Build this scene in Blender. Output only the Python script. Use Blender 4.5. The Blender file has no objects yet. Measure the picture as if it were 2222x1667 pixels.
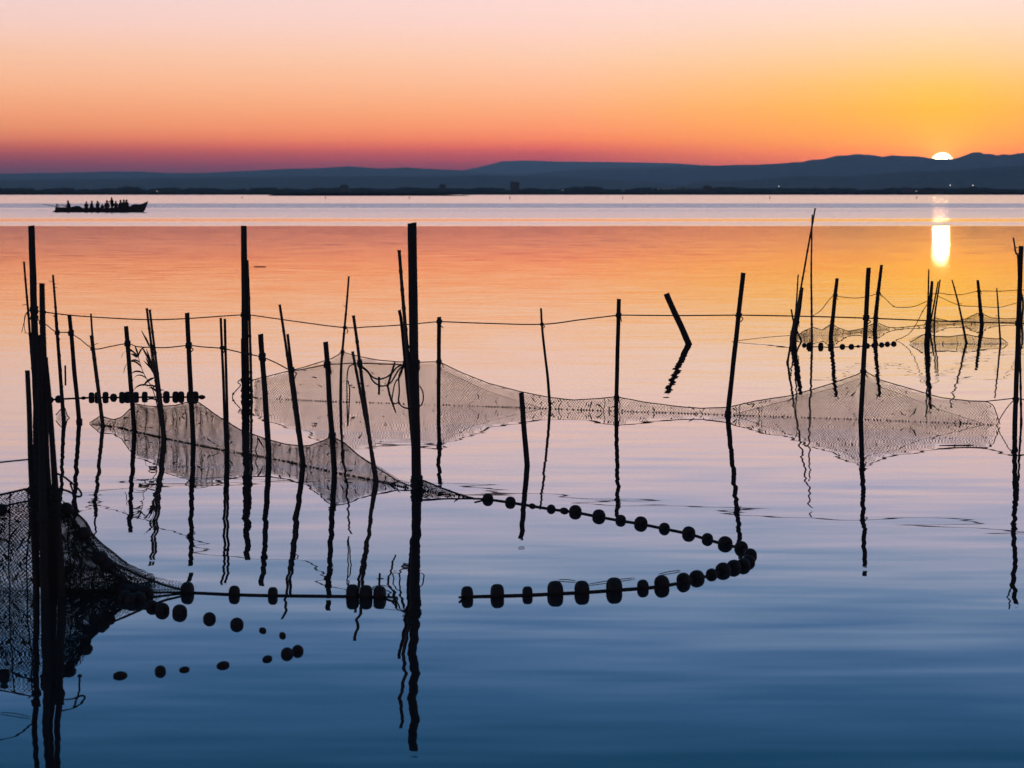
import bpy, bmesh, math, random
from mathutils import Vector, Matrix, noise as mnoise

random.seed(7)
S = bpy.context.scene
COL = S.collection

# ------------------------------------------------------------------ camera
FPX = 5000.0            # focal length in photo pixels (photo is 2222 x 1667)
CX, CY, HOR = 1111.0, 833.5, 419.0
CAMH = 2.0
PITCH = math.atan((CY - HOR) / FPX)
cam_data = bpy.data.cameras.new('camera')
cam = bpy.data.objects.new('camera', cam_data)
COL.objects.link(cam)
cam.location = (0, 0, CAMH)
cam.rotation_euler = (math.pi / 2 - PITCH, 0, 0)
cam_data.sensor_width = 36.0
cam_data.lens = FPX / 2222.0 * 36.0
cam_data.clip_start = 0.1
cam_data.clip_end = 150000.0
cam_data.dof.use_dof = True
cam_data.dof.focus_distance = 20.0
cam_data.dof.aperture_fstop = 8.0
S.camera = cam

FWD = Vector((0, math.cos(PITCH), -math.sin(PITCH)))
UPV = Vector((0, math.sin(PITCH), math.cos(PITCH)))


def ray(x, y):
    return Vector((1, 0, 0)) * ((x - CX) / FPX) + UPV * (-(y - CY) / FPX) + FWD


def W(x, y, z=0.0):
    """point of the water plane seen at photo pixel x, y"""
    d = ray(x, y)
    t = (z - CAMH) / d.z
    return Vector((0, 0, CAMH)) + d * t


def P(x, y, D):
    """point at photo pixel x, y in the vertical plane Y = D"""
    d = ray(x, y)
    return Vector((0, 0, CAMH)) + d * (D / d.y)


def DW(y):
    return W(CX, y).y


# ------------------------------------------------------------------ world
SUNPX = (2044, 356)
sd = ray(*SUNPX).normalized()
sun_el = math.asin(sd.z)
sun_az = math.atan2(sd.x, sd.y)

world = bpy.data.worlds.new('World')
S.world = world
world.use_nodes = True
wt = world.node_tree
wt.nodes.clear()


class NT:
    """small helper for building node trees"""

    def __init__(self, tree):
        self.t = tree

    def n(self, typ, **kw):
        nd = self.t.nodes.new(typ)
        for k, v in kw.items():
            setattr(nd, k, v)
        return nd

    def l(self, a, b):
        self.t.links.new(a, b)

    def put(self, sock, v):
        if hasattr(v, 'is_linked'):
            self.l(v, sock)
        else:
            sock.default_value = v

    def m(self, op, a, b=None, c=None, clamp=False):
        nd = self.n('ShaderNodeMath', operation=op, use_clamp=clamp)
        for i, v in enumerate((a, b, c)):
            if v is not None:
                self.put(nd.inputs[i], v)
        return nd.outputs[0]

    def vm(self, op, a, b=None):
        nd = self.n('ShaderNodeVectorMath', operation=op)
        for i, v in enumerate((a, b)):
            if v is not None:
                self.put(nd.inputs[i], v)
        return nd

    def mr(self, v, a, b, c=0.0, d=1.0, smooth=True):
        nd = self.n('ShaderNodeMapRange', interpolation_type='SMOOTHSTEP' if smooth else 'LINEAR')
        self.put(nd.inputs['Value'], v)
        nd.inputs['From Min'].default_value = a
        nd.inputs['From Max'].default_value = b
        nd.inputs['To Min'].default_value = c
        nd.inputs['To Max'].default_value = d
        return nd.outputs['Result']

    def mix(self, f, a, b, blend='MIX'):
        nd = self.n('ShaderNodeMix', data_type='RGBA', blend_type=blend)
        self.put(nd.inputs[0], f)
        self.put(nd.inputs[6], a)
        self.put(nd.inputs[7], b)
        return nd.outputs[2]

    def ramp(self, fac, stops, interp='LINEAR'):
        nd = self.n('ShaderNodeValToRGB')
        cr = nd.color_ramp
        cr.interpolation = interp
        while len(cr.elements) > 1:
            cr.elements.remove(cr.elements[-1])
        for i, (p, c) in enumerate(stops):
            e = cr.elements[0] if i == 0 else cr.elements.new(p)
            e.position = p
            e.color = c
        self.l(fac, nd.inputs[0])
        return nd.outputs[0]


def lin(c, k=1.0):
    r = []
    for v in c:
        v = v / 255.0
        r.append((v / 12.92 if v <= 0.04045 else ((v + 0.055) / 1.055) ** 2.4) * k)
    return tuple(r) + (1.0,)


# dusk sky: colour by height above the horizon (degrees), at three bearings from the sun
UPPER = [(5.5, (249, 211, 205)), (6.7, (230, 205, 211)), (7.8, (199, 192, 215)), (8.95, (168, 179, 208)),
         (10.1, (128, 157, 196)), (11.2, (95, 132, 179)), (12.4, (66, 111, 158)), (14.3, (38, 87, 126)),
         (17, (33, 80, 118)), (20, (28, 66, 108))]
SKY_MID = [(0, (112, 62, 86)), (0.54, (124, 66, 88)), (0.79, (170, 80, 90)), (0.96, (190, 88, 90)), (1.11, (222, 104, 90)), (1.32, (244, 131, 93)),
           (1.59, (251, 150, 104)), (2.05, (253, 170, 120)), (2.62, (254, 187, 145)), (3.36, (254, 203, 173)), (4.08, (254, 212, 197)), (4.8, (254, 218, 210))] + UPPER
SKY_FAR = [(0, (88, 62, 84)), (0.54, (98, 66, 86)), (0.68, (118, 69, 83)), (0.88, (142, 76, 83)), (1.11, (178, 94, 86)), (1.32, (210, 120, 93)),
           (1.59, (227, 142, 101)), (2.05, (239, 160, 117)), (2.62, (245, 178, 138)), (3.36, (246, 192, 161)), (4.08, (244, 202, 189)), (4.8, (239, 207, 203))] + \
          [(e, tuple(int(v * 0.965) for v in c)) for e, c in UPPER]
SKY_SUN = [(0, (190, 50, 20)), (0.5, (240, 95, 22)), (0.8, (255, 132, 18)), (1.2, (255, 162, 26)), (1.59, (254, 174, 38)), (2.05, (254, 184, 58)),
           (2.62, (254, 195, 97)), (3.36, (254, 208, 150)), (4.08, (254, 218, 188)), (4.8, (254, 224, 214))] + UPPER

HAZE_DENS, HAZE_TOP, HAZE_FAR = 4.0e-5, 538.0, 42200.0
AIR = (0.062, 0.072, 0.115)      # light the haze itself adds over a long path
SKY_GAIN = 4.0
TINT = (1.0, 0.95, 0.86)          # the lake's reflection is faintly warm


def through_air(tab):
    """the sky has to be this bright outside the haze to look like tab through it"""
    out = []
    for e, c in tab:
        path = min(HAZE_FAR, HAZE_TOP / max(1e-4, math.tan(math.radians(e))))
        T = math.exp(-HAZE_DENS * path)
        l = lin(c)
        k = min(1.0, max(0.0, (e - 4.9) / 1.8))
        l = [l[i] * (1 + k * (1 / TINT[i] - 1)) for i in range(3)]
        out.append((e / 20.0, tuple(max(0.002, (l[i] - (1 - T) * AIR[i]) / T) / SKY_GAIN for i in range(3)) + (1.0,)))
    return out


w = NT(wt)
tc = w.n('ShaderNodeTexCoord')
dvec = w.vm('NORMALIZE', tc.outputs['Generated']).outputs[0]
sep = w.n('ShaderNodeSeparateXYZ')
w.l(dvec, sep.inputs[0])
elev = w.m('MULTIPLY', w.m('ARCSINE', sep.outputs[2]), 180 / math.pi)
pos = w.m('DIVIDE', elev, 20.0, clamp=True)
hor = w.n('ShaderNodeCombineXYZ')
w.l(sep.outputs[0], hor.inputs[0])
w.l(sep.outputs[1], hor.inputs[1])
hn = w.vm('NORMALIZE', hor.outputs[0]).outputs[0]
hdot = w.vm('DOT_PRODUCT', hn, (math.sin(sun_az), math.cos(sun_az), 0)).outputs['Value']
daz = w.m('MULTIPLY', w.m('ARCCOSINE', w.m('MINIMUM', hdot, 0.9999999)), 180 / math.pi)
rs = [w.ramp(pos, through_air(tab)) for tab in (SKY_SUN, SKY_MID, SKY_FAR)]
near_mid = w.mix(w.mr(daz, 0.3, 9.5, smooth=False), rs[0], rs[1])
low = w.mix(w.mr(daz, 9.0, 25.0, smooth=False), near_mid, rs[2])
low = w.mix(1.0, low, (SKY_GAIN, SKY_GAIN, SKY_GAIN, 1), 'MULTIPLY')
# glow round the sun and its disc
sdot = w.vm('DOT_PRODUCT', dvec, tuple(sd)).outputs['Value']
sang = w.m('MULTIPLY', w.m('ARCCOSINE', w.m('MINIMUM', sdot, 0.99999999)), 180 / math.pi)
halo = w.m('ADD', w.m('MULTIPLY', w.m('POWER', 2.718, w.m('DIVIDE', sang, -0.30)), 2.2), w.m('MULTIPLY', w.m('POWER', 2.718, w.m('DIVIDE', sang, -1.3)), 0.45))
hc_ = w.n('ShaderNodeCombineXYZ')
for i_, k_ in enumerate((1.0, 0.42, 0.05)):
    w.l(w.m('MULTIPLY', halo, k_), hc_.inputs[i_])
low = w.mix(1.0, low, hc_.outputs[0], 'ADD')
disc = w.mr(sang, 0.205, 0.295, 1.0, 0.0)
low = w.mix(disc, low, (60.0, 46.0, 26.0, 1), 'ADD')
# high dome: physical sky at dusk
nish = w.n('ShaderNodeTexSky', sky_type='NISHITA')
nish.sun_disc = False
nish.sun_elevation = sun_el
nish.sun_rotation = sun_az
nish.altitude = 0
nish.dust_density = 3.0
upper = w.mix(1.0, nish.outputs[0], (0.22, 0.40, 0.62, 1), 'MULTIPLY')
sky = w.mix(w.mr(elev, 17.0, 40.0), low, upper)
bg = w.n('ShaderNodeBackground')
w.l(sky, bg.inputs[0])
bg.inputs[1].default_value = 1.0
wo = w.n('ShaderNodeOutputWorld')
w.l(bg.outputs[0], wo.inputs[0])

# ------------------------------------------------------------------ sun, exposure
sl = bpy.data.lights.new('sun', 'SUN')
sl.energy = 0.06
sl.angle = math.radians(0.53)
sl.color = (1.0, 0.56, 0.26)
sun = bpy.data.objects.new('sun', sl)
sun.rotation_euler = sd.to_track_quat('Z', 'Y').to_euler()
sun.location = (3, -3, 6)
COL.objects.link(sun)

S.view_settings.view_transform = 'Standard'
S.view_settings.look = 'None'
S.view_settings.exposure = 0.0
S.view_settings.gamma = 1.0
S.view_settings.use_curve_mapping = False
S.cycles.use_denoising = True
S.cycles.denoiser = 'OPENIMAGEDENOISE'
S.cycles.denoising_input_passes = 'RGB'
S.cycles.denoising_prefilter = 'ACCURATE'
S.cycles.max_bounces = 8
S.cycles.glossy_bounces = 4
S.cycles.volume_bounces = 0
S.cycles.use_adaptive_sampling = False

# ------------------------------------------------------------------ materials
MATS = {}


def mat(name, c1, c2=None, rough=0.8, scale=20.0, stretch=(1, 1, 1), bump=0.3, spec=0.3, detail=4, emit=None, estr=0):
    if name in MATS:
        return MATS[name]
    m = bpy.data.materials.new(name)
    m.use_nodes = True
    t = NT(m.node_tree)
    m.node_tree.nodes.clear()
    out = t.n('ShaderNodeOutputMaterial')
    b = t.n('ShaderNodeBsdfPrincipled')
    t.l(b.outputs[0], out.inputs[0])
    b.inputs['Roughness'].default_value = rough
    b.inputs['Specular IOR Level'].default_value = spec
    co = t.n('ShaderNodeTexCoord')
    mp = t.n('ShaderNodeMapping')
    mp.inputs['Scale'].default_value = stretch
    t.l(co.outputs['Object'], mp.inputs[0])
    nz = t.n('ShaderNodeTexNoise')
    nz.inputs['Scale'].default_value = scale
    nz.inputs['Detail'].default_value = detail
    t.l(mp.outputs[0], nz.inputs['Vector'])
    c2 = c2 or tuple(v * 0.5 for v in c1)
    t.l(t.ramp(nz.outputs[0], [(0.3, c2 + (1,)), (0.7, c1 + (1,))]), b.inputs['Base Color'])
    if bump:
        bp = t.n('ShaderNodeBump')
        bp.inputs['Strength'].default_value = bump
        bp.inputs['Distance'].default_value = 0.01
        t.l(nz.outputs[0], bp.inputs['Height'])
        t.l(bp.outputs[0], b.inputs['Normal'])
    if emit:
        b.inputs['Emission Color'].default_value = emit + (1,)
        b.inputs['Emission Strength'].default_value = estr
    MATS[name] = m
    return m


WOOD = mat('tarred wood', (0.014, 0.0135, 0.013), (0.006, 0.006, 0.006), 0.8, 30, (1, 1, 0.12), 0.5)
CANE = mat('weathered cane', (0.030, 0.026, 0.020), (0.012, 0.010, 0.008), 0.6, 24, (1, 1, 0.2), 0.3)
ROPE = mat('wet rope', (0.022, 0.026, 0.025), (0.009, 0.010, 0.010), 0.85, 160, (1, 1, 1), 0.6)
NETM = mat('net thread', (0.030, 0.036, 0.024), (0.018, 0.022, 0.015), 0.8, 60, (1, 1, 1), 0)
NETD = mat('dark net thread', (0.022, 0.030, 0.024), (0.010, 0.016, 0.013), 0.85, 40, (1, 1, 1), 0)
FLOATM = mat('float', (0.010, 0.0075, 0.007), (0.005, 0.0045, 0.0045), 0.7, 25, (1, 1, 1), 0.25)
LEAF = mat('reed leaf', (0.030, 0.036, 0.020), (0.014, 0.018, 0.010), 0.6, 30, (1, 1, 1), 0.2)
WEED = mat('weed', (0.020, 0.024, 0.016), (0.009, 0.011, 0.008), 0.7, 40, (1, 1, 1), 0)

# ------------------------------------------------------------------ mesh helpers


def tag(o, label=None, cat=None, group=None, kind=None):
    if label:
        o['label'] = label
    if cat:
        o['category'] = cat
    if group:
        o['group'] = group
    if kind:
        o['kind'] = kind
    return o


def empty(name, loc, label, cat, group=None):
    o = bpy.data.objects.new(name, None)
    o.empty_display_size = 0.1
    COL.objects.link(o)
    o.location = loc
    return tag(o, label, cat, group)


class MB:
    def __init__(self):
        self.v, self.f = [], []

    def tube(self, pts, radii, segs=8, cap=True):
        """tapered tube along pts"""
        n = len(pts)
        if not hasattr(radii, '__len__'):
            radii = [radii] * n
        base = len(self.v)
        ref = None
        for i in range(n):
            a = pts[max(i - 1, 0)]
            b = pts[min(i + 1, n - 1)]
            d = (b - a)
            d = d.normalized() if d.length > 1e-9 else Vector((0, 0, 1))
            if ref is None:
                ref = Vector((0, 1, 0)) if abs(d.y) < 0.8 else Vector((1, 0, 0))
            s = d.cross(ref).normalized()
            ref = s.cross(d).normalized()
            for k in range(segs):
                an = 2 * math.pi * k / segs
                self.v.append(pts[i] + (s * math.cos(an) + ref * math.sin(an)) * radii[i])
        for i in range(n - 1):
            for k in range(segs):
                k2 = (k + 1) % segs
                self.f.append((base + i * segs + k, base + i * segs + k2, base + (i + 1) * segs + k2, base + (i + 1) * segs + k))
        if cap:
            self.f.append(tuple(base + k for k in range(segs))[::-1])
            self.f.append(tuple(base + (n - 1) * segs + k for k in range(segs)))
        return self

    def box(self, c, s, rz=0.0):
        b = len(self.v)
        R = Matrix.Rotation(rz, 3, 'Z')
        for dx in (-.5, .5):
            for dy in (-.5, .5):
                for dz in (-.5, .5):
                    self.v.append(Vector(c) + R @ Vector((dx * s[0], dy * s[1], dz * s[2])))
        for q in ((0, 1, 3, 2), (4, 6, 7, 5), (0, 4, 5, 1), (2, 3, 7, 6), (0, 2, 6, 4), (1, 5, 7, 3)):
            self.f.append(tuple(b + i for i in q))
        return self

    def blob(self, c, r, seg=8, rings=6, jit=0.0):
        """lumpy ellipsoid, r = (rx, ry, rz)"""
        b = len(self.v)
        c = Vector(c)
        self.v.append(c + Vector((0, 0, -r[2])))
        for i in range(1, rings):
            th = math.pi * i / rings
            for k in range(seg):
                ph = 2 * math.pi * k / seg
                q = 1 + random.uniform(-jit, jit)
                self.v.append(c + Vector((r[0] * math.sin(th) * math.cos(ph), r[1] * math.sin(th) * math.sin(ph), -r[2] * math.cos(th))) * q)
        self.v.append(c + Vector((0, 0, r[2])))
        top = len(self.v) - 1
        for k in range(seg):
            k2 = (k + 1) % seg
            self.f.append((b, b + 1 + k2, b + 1 + k))
            for i in range(rings - 2):
                o = b + 1 + i * seg
                self.f.append((o + k, o + k2, o + seg + k2, o + seg + k))
            o = b + 1 + (rings - 2) * seg
            self.f.append((o + k, o + k2, top))
        return self

    def mesh(self, name, m, smooth=True):
        me = bpy.data.meshes.new(name)
        me.from_pydata([tuple(v) for v in self.v], [], self.f)
        me.materials.append(m)
        if smooth:
            me.polygons.foreach_set('use_smooth', [True] * len(me.polygons))
        me.update()
        return me

    def build(self, name, m, parent=None, smooth=True, world_pts=True):
        o = bpy.data.objects.new(name, self.mesh(name, m, smooth))
        COL.objects.link(o)
        if parent is not None:
            o.parent = parent
            if world_pts:
                o.matrix_parent_inverse = Matrix.Translation(parent.location).inverted()
        return o


def smooth_path(pts, n=6):
    """Catmull-Rom through pts"""
    if len(pts) < 3:
        return [pts[0].lerp(pts[-1], i / n) for i in range(n + 1)]
    out = []
    q = [pts[0] * 2 - pts[1]] + list(pts) + [pts[-1] * 2 - pts[-2]]
    for i in range(1, len(q) - 2):
        p0, p1, p2, p3 = q[i - 1], q[i], q[i + 1], q[i + 2]
        for k in range(n):
            t = k / n
            out.append(0.5 * (2 * p1 + (p2 - p0) * t + (2 * p0 - 5 * p1 + 4 * p2 - p3) * t * t + (3 * p1 - p0 - 3 * p2 + p3) * t ** 3))
    out.append(pts[-1])
    return out


def interp(tab, x):
    if x <= tab[0][0]:
        return tab[0][1]
    for (a, b), (c, d) in zip(tab, tab[1:]):
        if x <= c:
            return b + (d - b) * (x - a) / (c - a)
    return tab[-1][1]


# ------------------------------------------------------------------ water
def make_water():
    m = bpy.data.materials.new('lake water')
    m.use_nodes = True
    m.node_tree.nodes.clear()
    t = NT(m.node_tree)
    out = t.n('ShaderNodeOutputMaterial')
    geo = t.n('ShaderNodeNewGeometry')
    sp = t.n('ShaderNodeSeparateXYZ')
    t.l(geo.outputs['Position'], sp.inputs[0])

    def nz(sx, sy, detail, off):
        cb = t.n('ShaderNodeCombineXYZ')
        t.l(t.m('MULTIPLY', sp.outputs[0], sx), cb.inputs[0])
        t.l(t.m('MULTIPLY', sp.outputs[1], sy), cb.inputs[1])
        cb.inputs[2].default_value = off
        q = t.n('ShaderNodeTexNoise')
        q.inputs['Scale'].default_value = 1.0
        q.inputs['Detail'].default_value = detail
        t.l(cb.outputs[0], q.inputs['Vector'])
        s = t.n('ShaderNodeSeparateColor')
        t.l(q.outputs['Color'], s.inputs[0])
        return t.m('SUBTRACT', s.outputs[0], 0.5), t.m('SUBTRACT', s.outputs[1], 0.5)

    a1, b1 = nz(0.85, 3.2, 0.8, 0.3)      # ripples about half a metre long
    a2, b2 = nz(0.025, 0.50, 1.0, 3.1)     # long low swell
    a3, b3 = nz(2.6, 7.0, 2.0, 7.7)       # wind chop (only where the wind reaches)
    a4, b4 = nz(0.35, 1.5, 1.0, 11.0)     # mid ripples
    a6, b6 = nz(1.3, 7.5, 1.0, 27.0)      # fine ripples
    a5, b5 = nz(0.02, 0.10, 2.0, 15.0)    # patches where the ripples fade and grow
    patch = t.mr(a5, -0.18, 0.18, 0.85, 1.12)
    # wind streaks: a strip of ripples beyond about 140 m, with calm lanes in it
    u = t.m('DIVIDE', 100.0, sp.outputs[1])
    ed, _ = nz(0.05, 0.03, 3.0, 21.0)
    u = t.m('ADD', u, t.m('MULTIPLY', ed, t.m('MULTIPLY', u, 0.05)))
    st = [(0.0, .62), (.10, .50), (.21, .50), (.24, .95), (.31, .90), (.335, .55), (.37, .72), (.42, .6), (.53, .55),
          (.56, .16), (.61, .16), (.635, .50), (.70, .45), (.722, 0.0), (1.0, 0.0)]
    rough = t.ramp(u, [(p, (v, v, v, 1)) for p, v in st])
    rough = t.m('MULTIPLY', rough, t.m('GREATER_THAN', sp.outputs[1], 20.0))
    # slopes
    def acc(*terms):
        s = terms[0]
        for q in terms[1:]:
            s = t.m('ADD', s, q)
        return s
    sx = acc(t.m('MULTIPLY', t.m('MULTIPLY', a1, patch), 0.030), t.m('MULTIPLY', a6, 0.012), t.m('MULTIPLY', a2, 0.004), t.m('MULTIPLY', a4, 0.012),
             t.m('MULTIPLY', t.m('MULTIPLY', a3, rough), 0.30))
    sy = acc(t.m('MULTIPLY', t.m('MULTIPLY', b1, t.m('MULTIPLY', patch, t.mr(sp.outputs[1], 22.0, 75.0, 1.0, 0.75))), 0.020), t.m('MULTIPLY', b6, 0.012), t.m('MULTIPLY', b2, 0.003), t.m('MULTIPLY', b4, 0.006),
             t.m('MULTIPLY', t.m('MULTIPLY', b3, rough), 0.42), t.m('MULTIPLY', rough, -0.088))
    cn = t.n('ShaderNodeCombineXYZ')
    t.l(sx, cn.inputs[0])
    t.l(sy, cn.inputs[1])
    cn.inputs[2].default_value = 1.0
    nrm = t.vm('NORMALIZE', cn.outputs[0]).outputs[0]
    gl = t.n('ShaderNodeBsdfGlossy')
    t.l(t.mr(sp.outputs[1], 38.0, 95.0, 0.012, 0.072), gl.inputs['Roughness'])
    gl.inputs['Color'].default_value = TINT + (1.0,)
    t.l(nrm, gl.inputs['Normal'])
    df = t.n('ShaderNodeBsdfDiffuse')
    df.inputs['Color'].default_value = (0.006, 0.016, 0.022, 1)
    fr = t.n('ShaderNodeFresnel')
    fr.inputs['IOR'].default_value = 1.333
    t.l(nrm, fr.inputs['Normal'])
    fac = t.m('POWER', fr.outputs[0], 0.45)
    mx = t.n('ShaderNodeMixShader')
    t.l(fac, mx.inputs[0])
    t.l(df.outputs[0], mx.inputs[1])
    t.l(gl.outputs[0], mx.inputs[2])
    t.l(mx.outputs[0], out.inputs[0])
    b = MB()
    xs = [-6000, -600, -60, 60, 600, 6000]
    ys = [-80, 0, 60, 400, 2560]
    for y in ys:
        for x in xs:
            b.v.append(Vector((x, y, 0)))
    nx = len(xs)
    for j in range(len(ys) - 1):
        for i in range(nx - 1):
            b.f.append((j * nx + i, j * nx + i + 1, (j + 1) * nx + i + 1, (j + 1) * nx + i))
    o = b.build('water', m, None, False)
    tag(o, 'still lake water mirroring the sunset sky', 'water', kind='structure')


make_water()

# ------------------------------------------------------------------ far land and hills
LAND = mat('far land', (0.040, 0.048, 0.036), (0.020, 0.026, 0.020), 1.0, 0.004, (1, 1, 1), 0)
HILLM = mat('hill scrub', (0.050, 0.058, 0.050), (0.028, 0.034, 0.030), 1.0, 0.002, (1, 1, 1), 0)
b = MB()
b.v = [Vector(q) for q in ((-14000, 2500, -0.5), (14000, 2500, -0.5), (14000, 2504, 0.7), (-14000, 2504, 0.7), (14000, 42000, 2.0), (-14000, 42000, 2.0))]
b.f = [(0, 1, 2, 3), (3, 2, 4, 5)]
tag(b.build('land', LAND, None, False), 'flat dark land along the far side of the lake', 'land', kind='structure')


def hill(D, ridge, label, amp=6.0, depth=3500.0, seed=0.0):
    """a range with its ridge line at distance D"""
    b = MB()
    x0, x1, n = ridge[0][0], ridge[-1][0], 420
    rows = [(-1.0, 0.0), (-0.6, 0.22), (-0.3, 0.55), (-0.1, 0.86), (0.0, 1.0), (0.12, 0.86), (0.4, 0.5), (1.0, 0.0)]
    for i in range(n + 1):
        x = x0 + (x1 - x0) * i / n
        p = P(x, interp(ridge, x), D)
        wob = amp * mnoise.fractal(Vector((x * 0.02, seed, 0.0)), 1.0, 2.0, 5)
        for r, h in rows:
            k = mnoise.fractal(Vector((x * 0.012, r * 3.0, seed + 5.0)), 1.0, 2.0, 4)
            z = max(p.z + wob, 1.0) * h * (1.0 + (0.22 * k if 0 < h < 1 else 0.0))
            b.v.append(Vector((p.x * (1 + r * depth / D), D + r * depth + (300 * k if h < 1 else 0), z - (0.7 if h == 0 else 0))))
    nr = len(rows)
    for i in range(n):
        for j in range(nr - 1):
            b.f.append((i * nr + j, (i + 1) * nr + j, (i + 1) * nr + j + 1, i * nr + j + 1))
    return tag(b.build('hills', HILLM), label, 'hills', kind='structure')


hill(33000, [(880, 384), (1000, 371), (1025, 366), (1060, 358), (1090, 350), (1140, 348.5), (1200, 350.5), (1280, 351.5), (1370, 352.5),
             (1460, 354.5), (1520, 358.5), (1600, 362), (1760, 350), (1815, 340), (1860, 334.5), (1895, 337), (1925, 342), (2000, 352), (2200, 372)],
     'faint flat-topped purple ridge behind the blue hills', 3, 5000, 1.0)
hill(23000, [(-500, 385), (-150, 378), (0, 377), (130, 375), (250, 372.5), (300, 372.5), (370, 376), (450, 375), (560, 370), (590, 368), (705, 364.5),
             (760, 361), (820, 366), (885, 364), (920, 366), (1000, 370), (1100, 376), (1250, 388), (1400, 400), (1500, 412)],
     'long low blue-grey hills behind the boat side of the lake', 3, 4000, 2.0)
hill(19000, [(850, 408), (1000, 392), (1180, 374), (1240, 368.5), (1290, 366.5), (1380, 365), (1460, 362.5), (1545, 360), (1595, 358), (1640, 358), (1695, 355),
             (1725, 352), (1740, 352), (1760, 347), (1790, 345), (1815, 338), (1845, 337), (1885, 338), (1910, 341), (1935, 337), (1960, 339), (1990, 339.5),
             (2010, 342), (2030, 345), (2070, 345), (2085, 341), (2110, 331), (2125, 330), (2135, 334), (2150, 334), (2165, 338), (2178, 334.5), (2190, 336.5),
             (2210, 333), (2260, 330), (2400, 340), (2700, 360)],
     'uneven mountain ridge with the sun sinking behind its dip', 2.2, 4000, 3.0)
hill(11000, [(1380, 416), (1480, 402), (1530, 393), (1600, 393), (1660, 387), (1740, 381), (1790, 383), (1850, 382), (1920, 376), (1960, 373), (2030, 370),
             (2090, 368), (2130, 364), (2170, 362), (2260, 359), (2450, 366), (2700, 380)],
     'nearer dark ridge rising below the setting sun', 2.0, 2500, 4.0)
hill(12500, [(-500, 396), (-100, 392), (150, 389), (400, 386), (620, 383), (800, 382), (900, 383), (1050, 380), (1200, 384), (1400, 394), (1560, 410)],
     'nearer low dark ridge along the far plain', 2.0, 2500, 5.0)

# tree belt on the far shore (a mass of trees that cannot be counted)
WOODM = mat('far foliage', (0.030, 0.042, 0.026), (0.014, 0.020, 0.014), 1.0, 0.15, (1, 1, 1), 0)


def belt(D, x0, x1, n, ytop, hmin, hmax, label, seed):
    b = MB()
    rnd = random.Random(seed)
    for i in range(n):
        x = rnd.uniform(x0, x1)
        p = P(x, 421, D + rnd.uniform(-60, 220))
        k = 0.5 + 0.5 * mnoise.noise(Vector((x * 0.013, seed, 0)))
        k = min(1, max(0, k + rnd.uniform(-0.25, 0.3)))
        h = hmin + (hmax - hmin) * k ** 1.6
        r = h * rnd.uniform(0.35, 0.9)
        b.blob((p.x, p.y, h * 0.5), (r, r, h * 0.55), 7, 5, 0.22)
    o = b.build('far_wood', WOODM, None, False)
    tag(o, label, 'trees', kind='stuff')


belt(2560, -180, 2420, 1500, 0, 2.0, 4.2, 'dark belt of trees along the far shore', 3)
belt(4100, -180, 2420, 1500, 0, 6.0, 13.5, 'hazier line of treetops behind the shore belt', 11)

# reed islet
REED = mat('reed bed', (0.016, 0.020, 0.012), (0.008, 0.010, 0.007), 1.0, 0.3, (1, 1, 1), 0)
b = MB()
Dr = DW(425.2)
prof = [(583, 0.1), (592, 0.9), (610, 1.4), (680, 1.8), (760, 2.0), (860, 1.5), (930, 1.2), (975, 0.6), (1018, 0.1)]
for i in range(1500):
    x = random.uniform(584, 1016)
    p = P(x, 420, Dr + random.uniform(0, 30))
    h = interp(prof, x) * random.uniform(0.75, 1.15)
    b.tube([Vector((p.x, p.y, -0.05)), Vector((p.x + random.uniform(-.3, .3), p.y, h))], [random.uniform(.5, 1.0), 0.12], 4)
tag(b.build('reed_bed', REED, None, False), 'low dark reed islet off the far shore', 'reeds', kind='stuff')

# far buildings
BWALL = mat('far wall', (0.06, 0.065, 0.07), (0.045, 0.05, 0.052), 0.9, 0.3, (1, 1, 1), 0)
BROOF = mat('far roof', (0.045, 0.045, 0.045), (0.03, 0.03, 0.03), 0.9, 0.4, (1, 1, 1), 0)
PANE = mat('far window pane', (0.02, 0.025, 0.03), (0.015, 0.018, 0.02), 0.2, 1, (1, 1, 1), 0)


def building(x, wpx, ytop, D, label, roof='flat', floors=3, cols=4):
    g = 1.2
    p = P(x, 420, D)
    wd = wpx * D / FPX
    z1 = P(x, ytop, D).z
    e = empty('building', (p.x, D, g - 0.6), label, 'building', 'buildings on the far shore')
    MB().box((p.x, D + 6, (g - 0.6 + z1) / 2), (wd, 12, z1 - g + 0.6)).build('wall', BWALL, e, False)
    rb = MB()
    if roof == 'flat':
        rb.box((p.x, D + 6, z1 + 0.2), (wd + 0.6, 12.6, 0.4))
        rb.box((p.x - wd * 0.3, D + 6, z1 + 1.1), (wd * 0.25, 4, 1.4))
    else:
        i = len(rb.v)
        hw = wd / 2 + 0.4
        rh = min(3.5, wd * 0.2)
        rb.v += [Vector((p.x + sx * hw, D + yy, z1 + zz)) for yy in (-0.4, 12.4) for sx, zz in ((-1, 0.02), (0, rh), (1, 0.02))]
        rb.f += [(0, 2, 1), (3, 4, 5), (0, 1, 4, 3), (1, 2, 5, 4), (0, 3, 5, 2)]
    rb.build('roof', BROOF, e, False)
    for f in range(floors):
        for c in range(cols):
            xx = p.x + wd * ((c + 0.5) / cols - 0.5)
            zz = g + (z1 - g) * (f + 0.55) / floors
            MB().box((xx, D - 0.04, zz), (wd / cols * 0.4, 0.1, (z1 - g) / floors * 0.45)).build('window', PANE, e, False)


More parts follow.
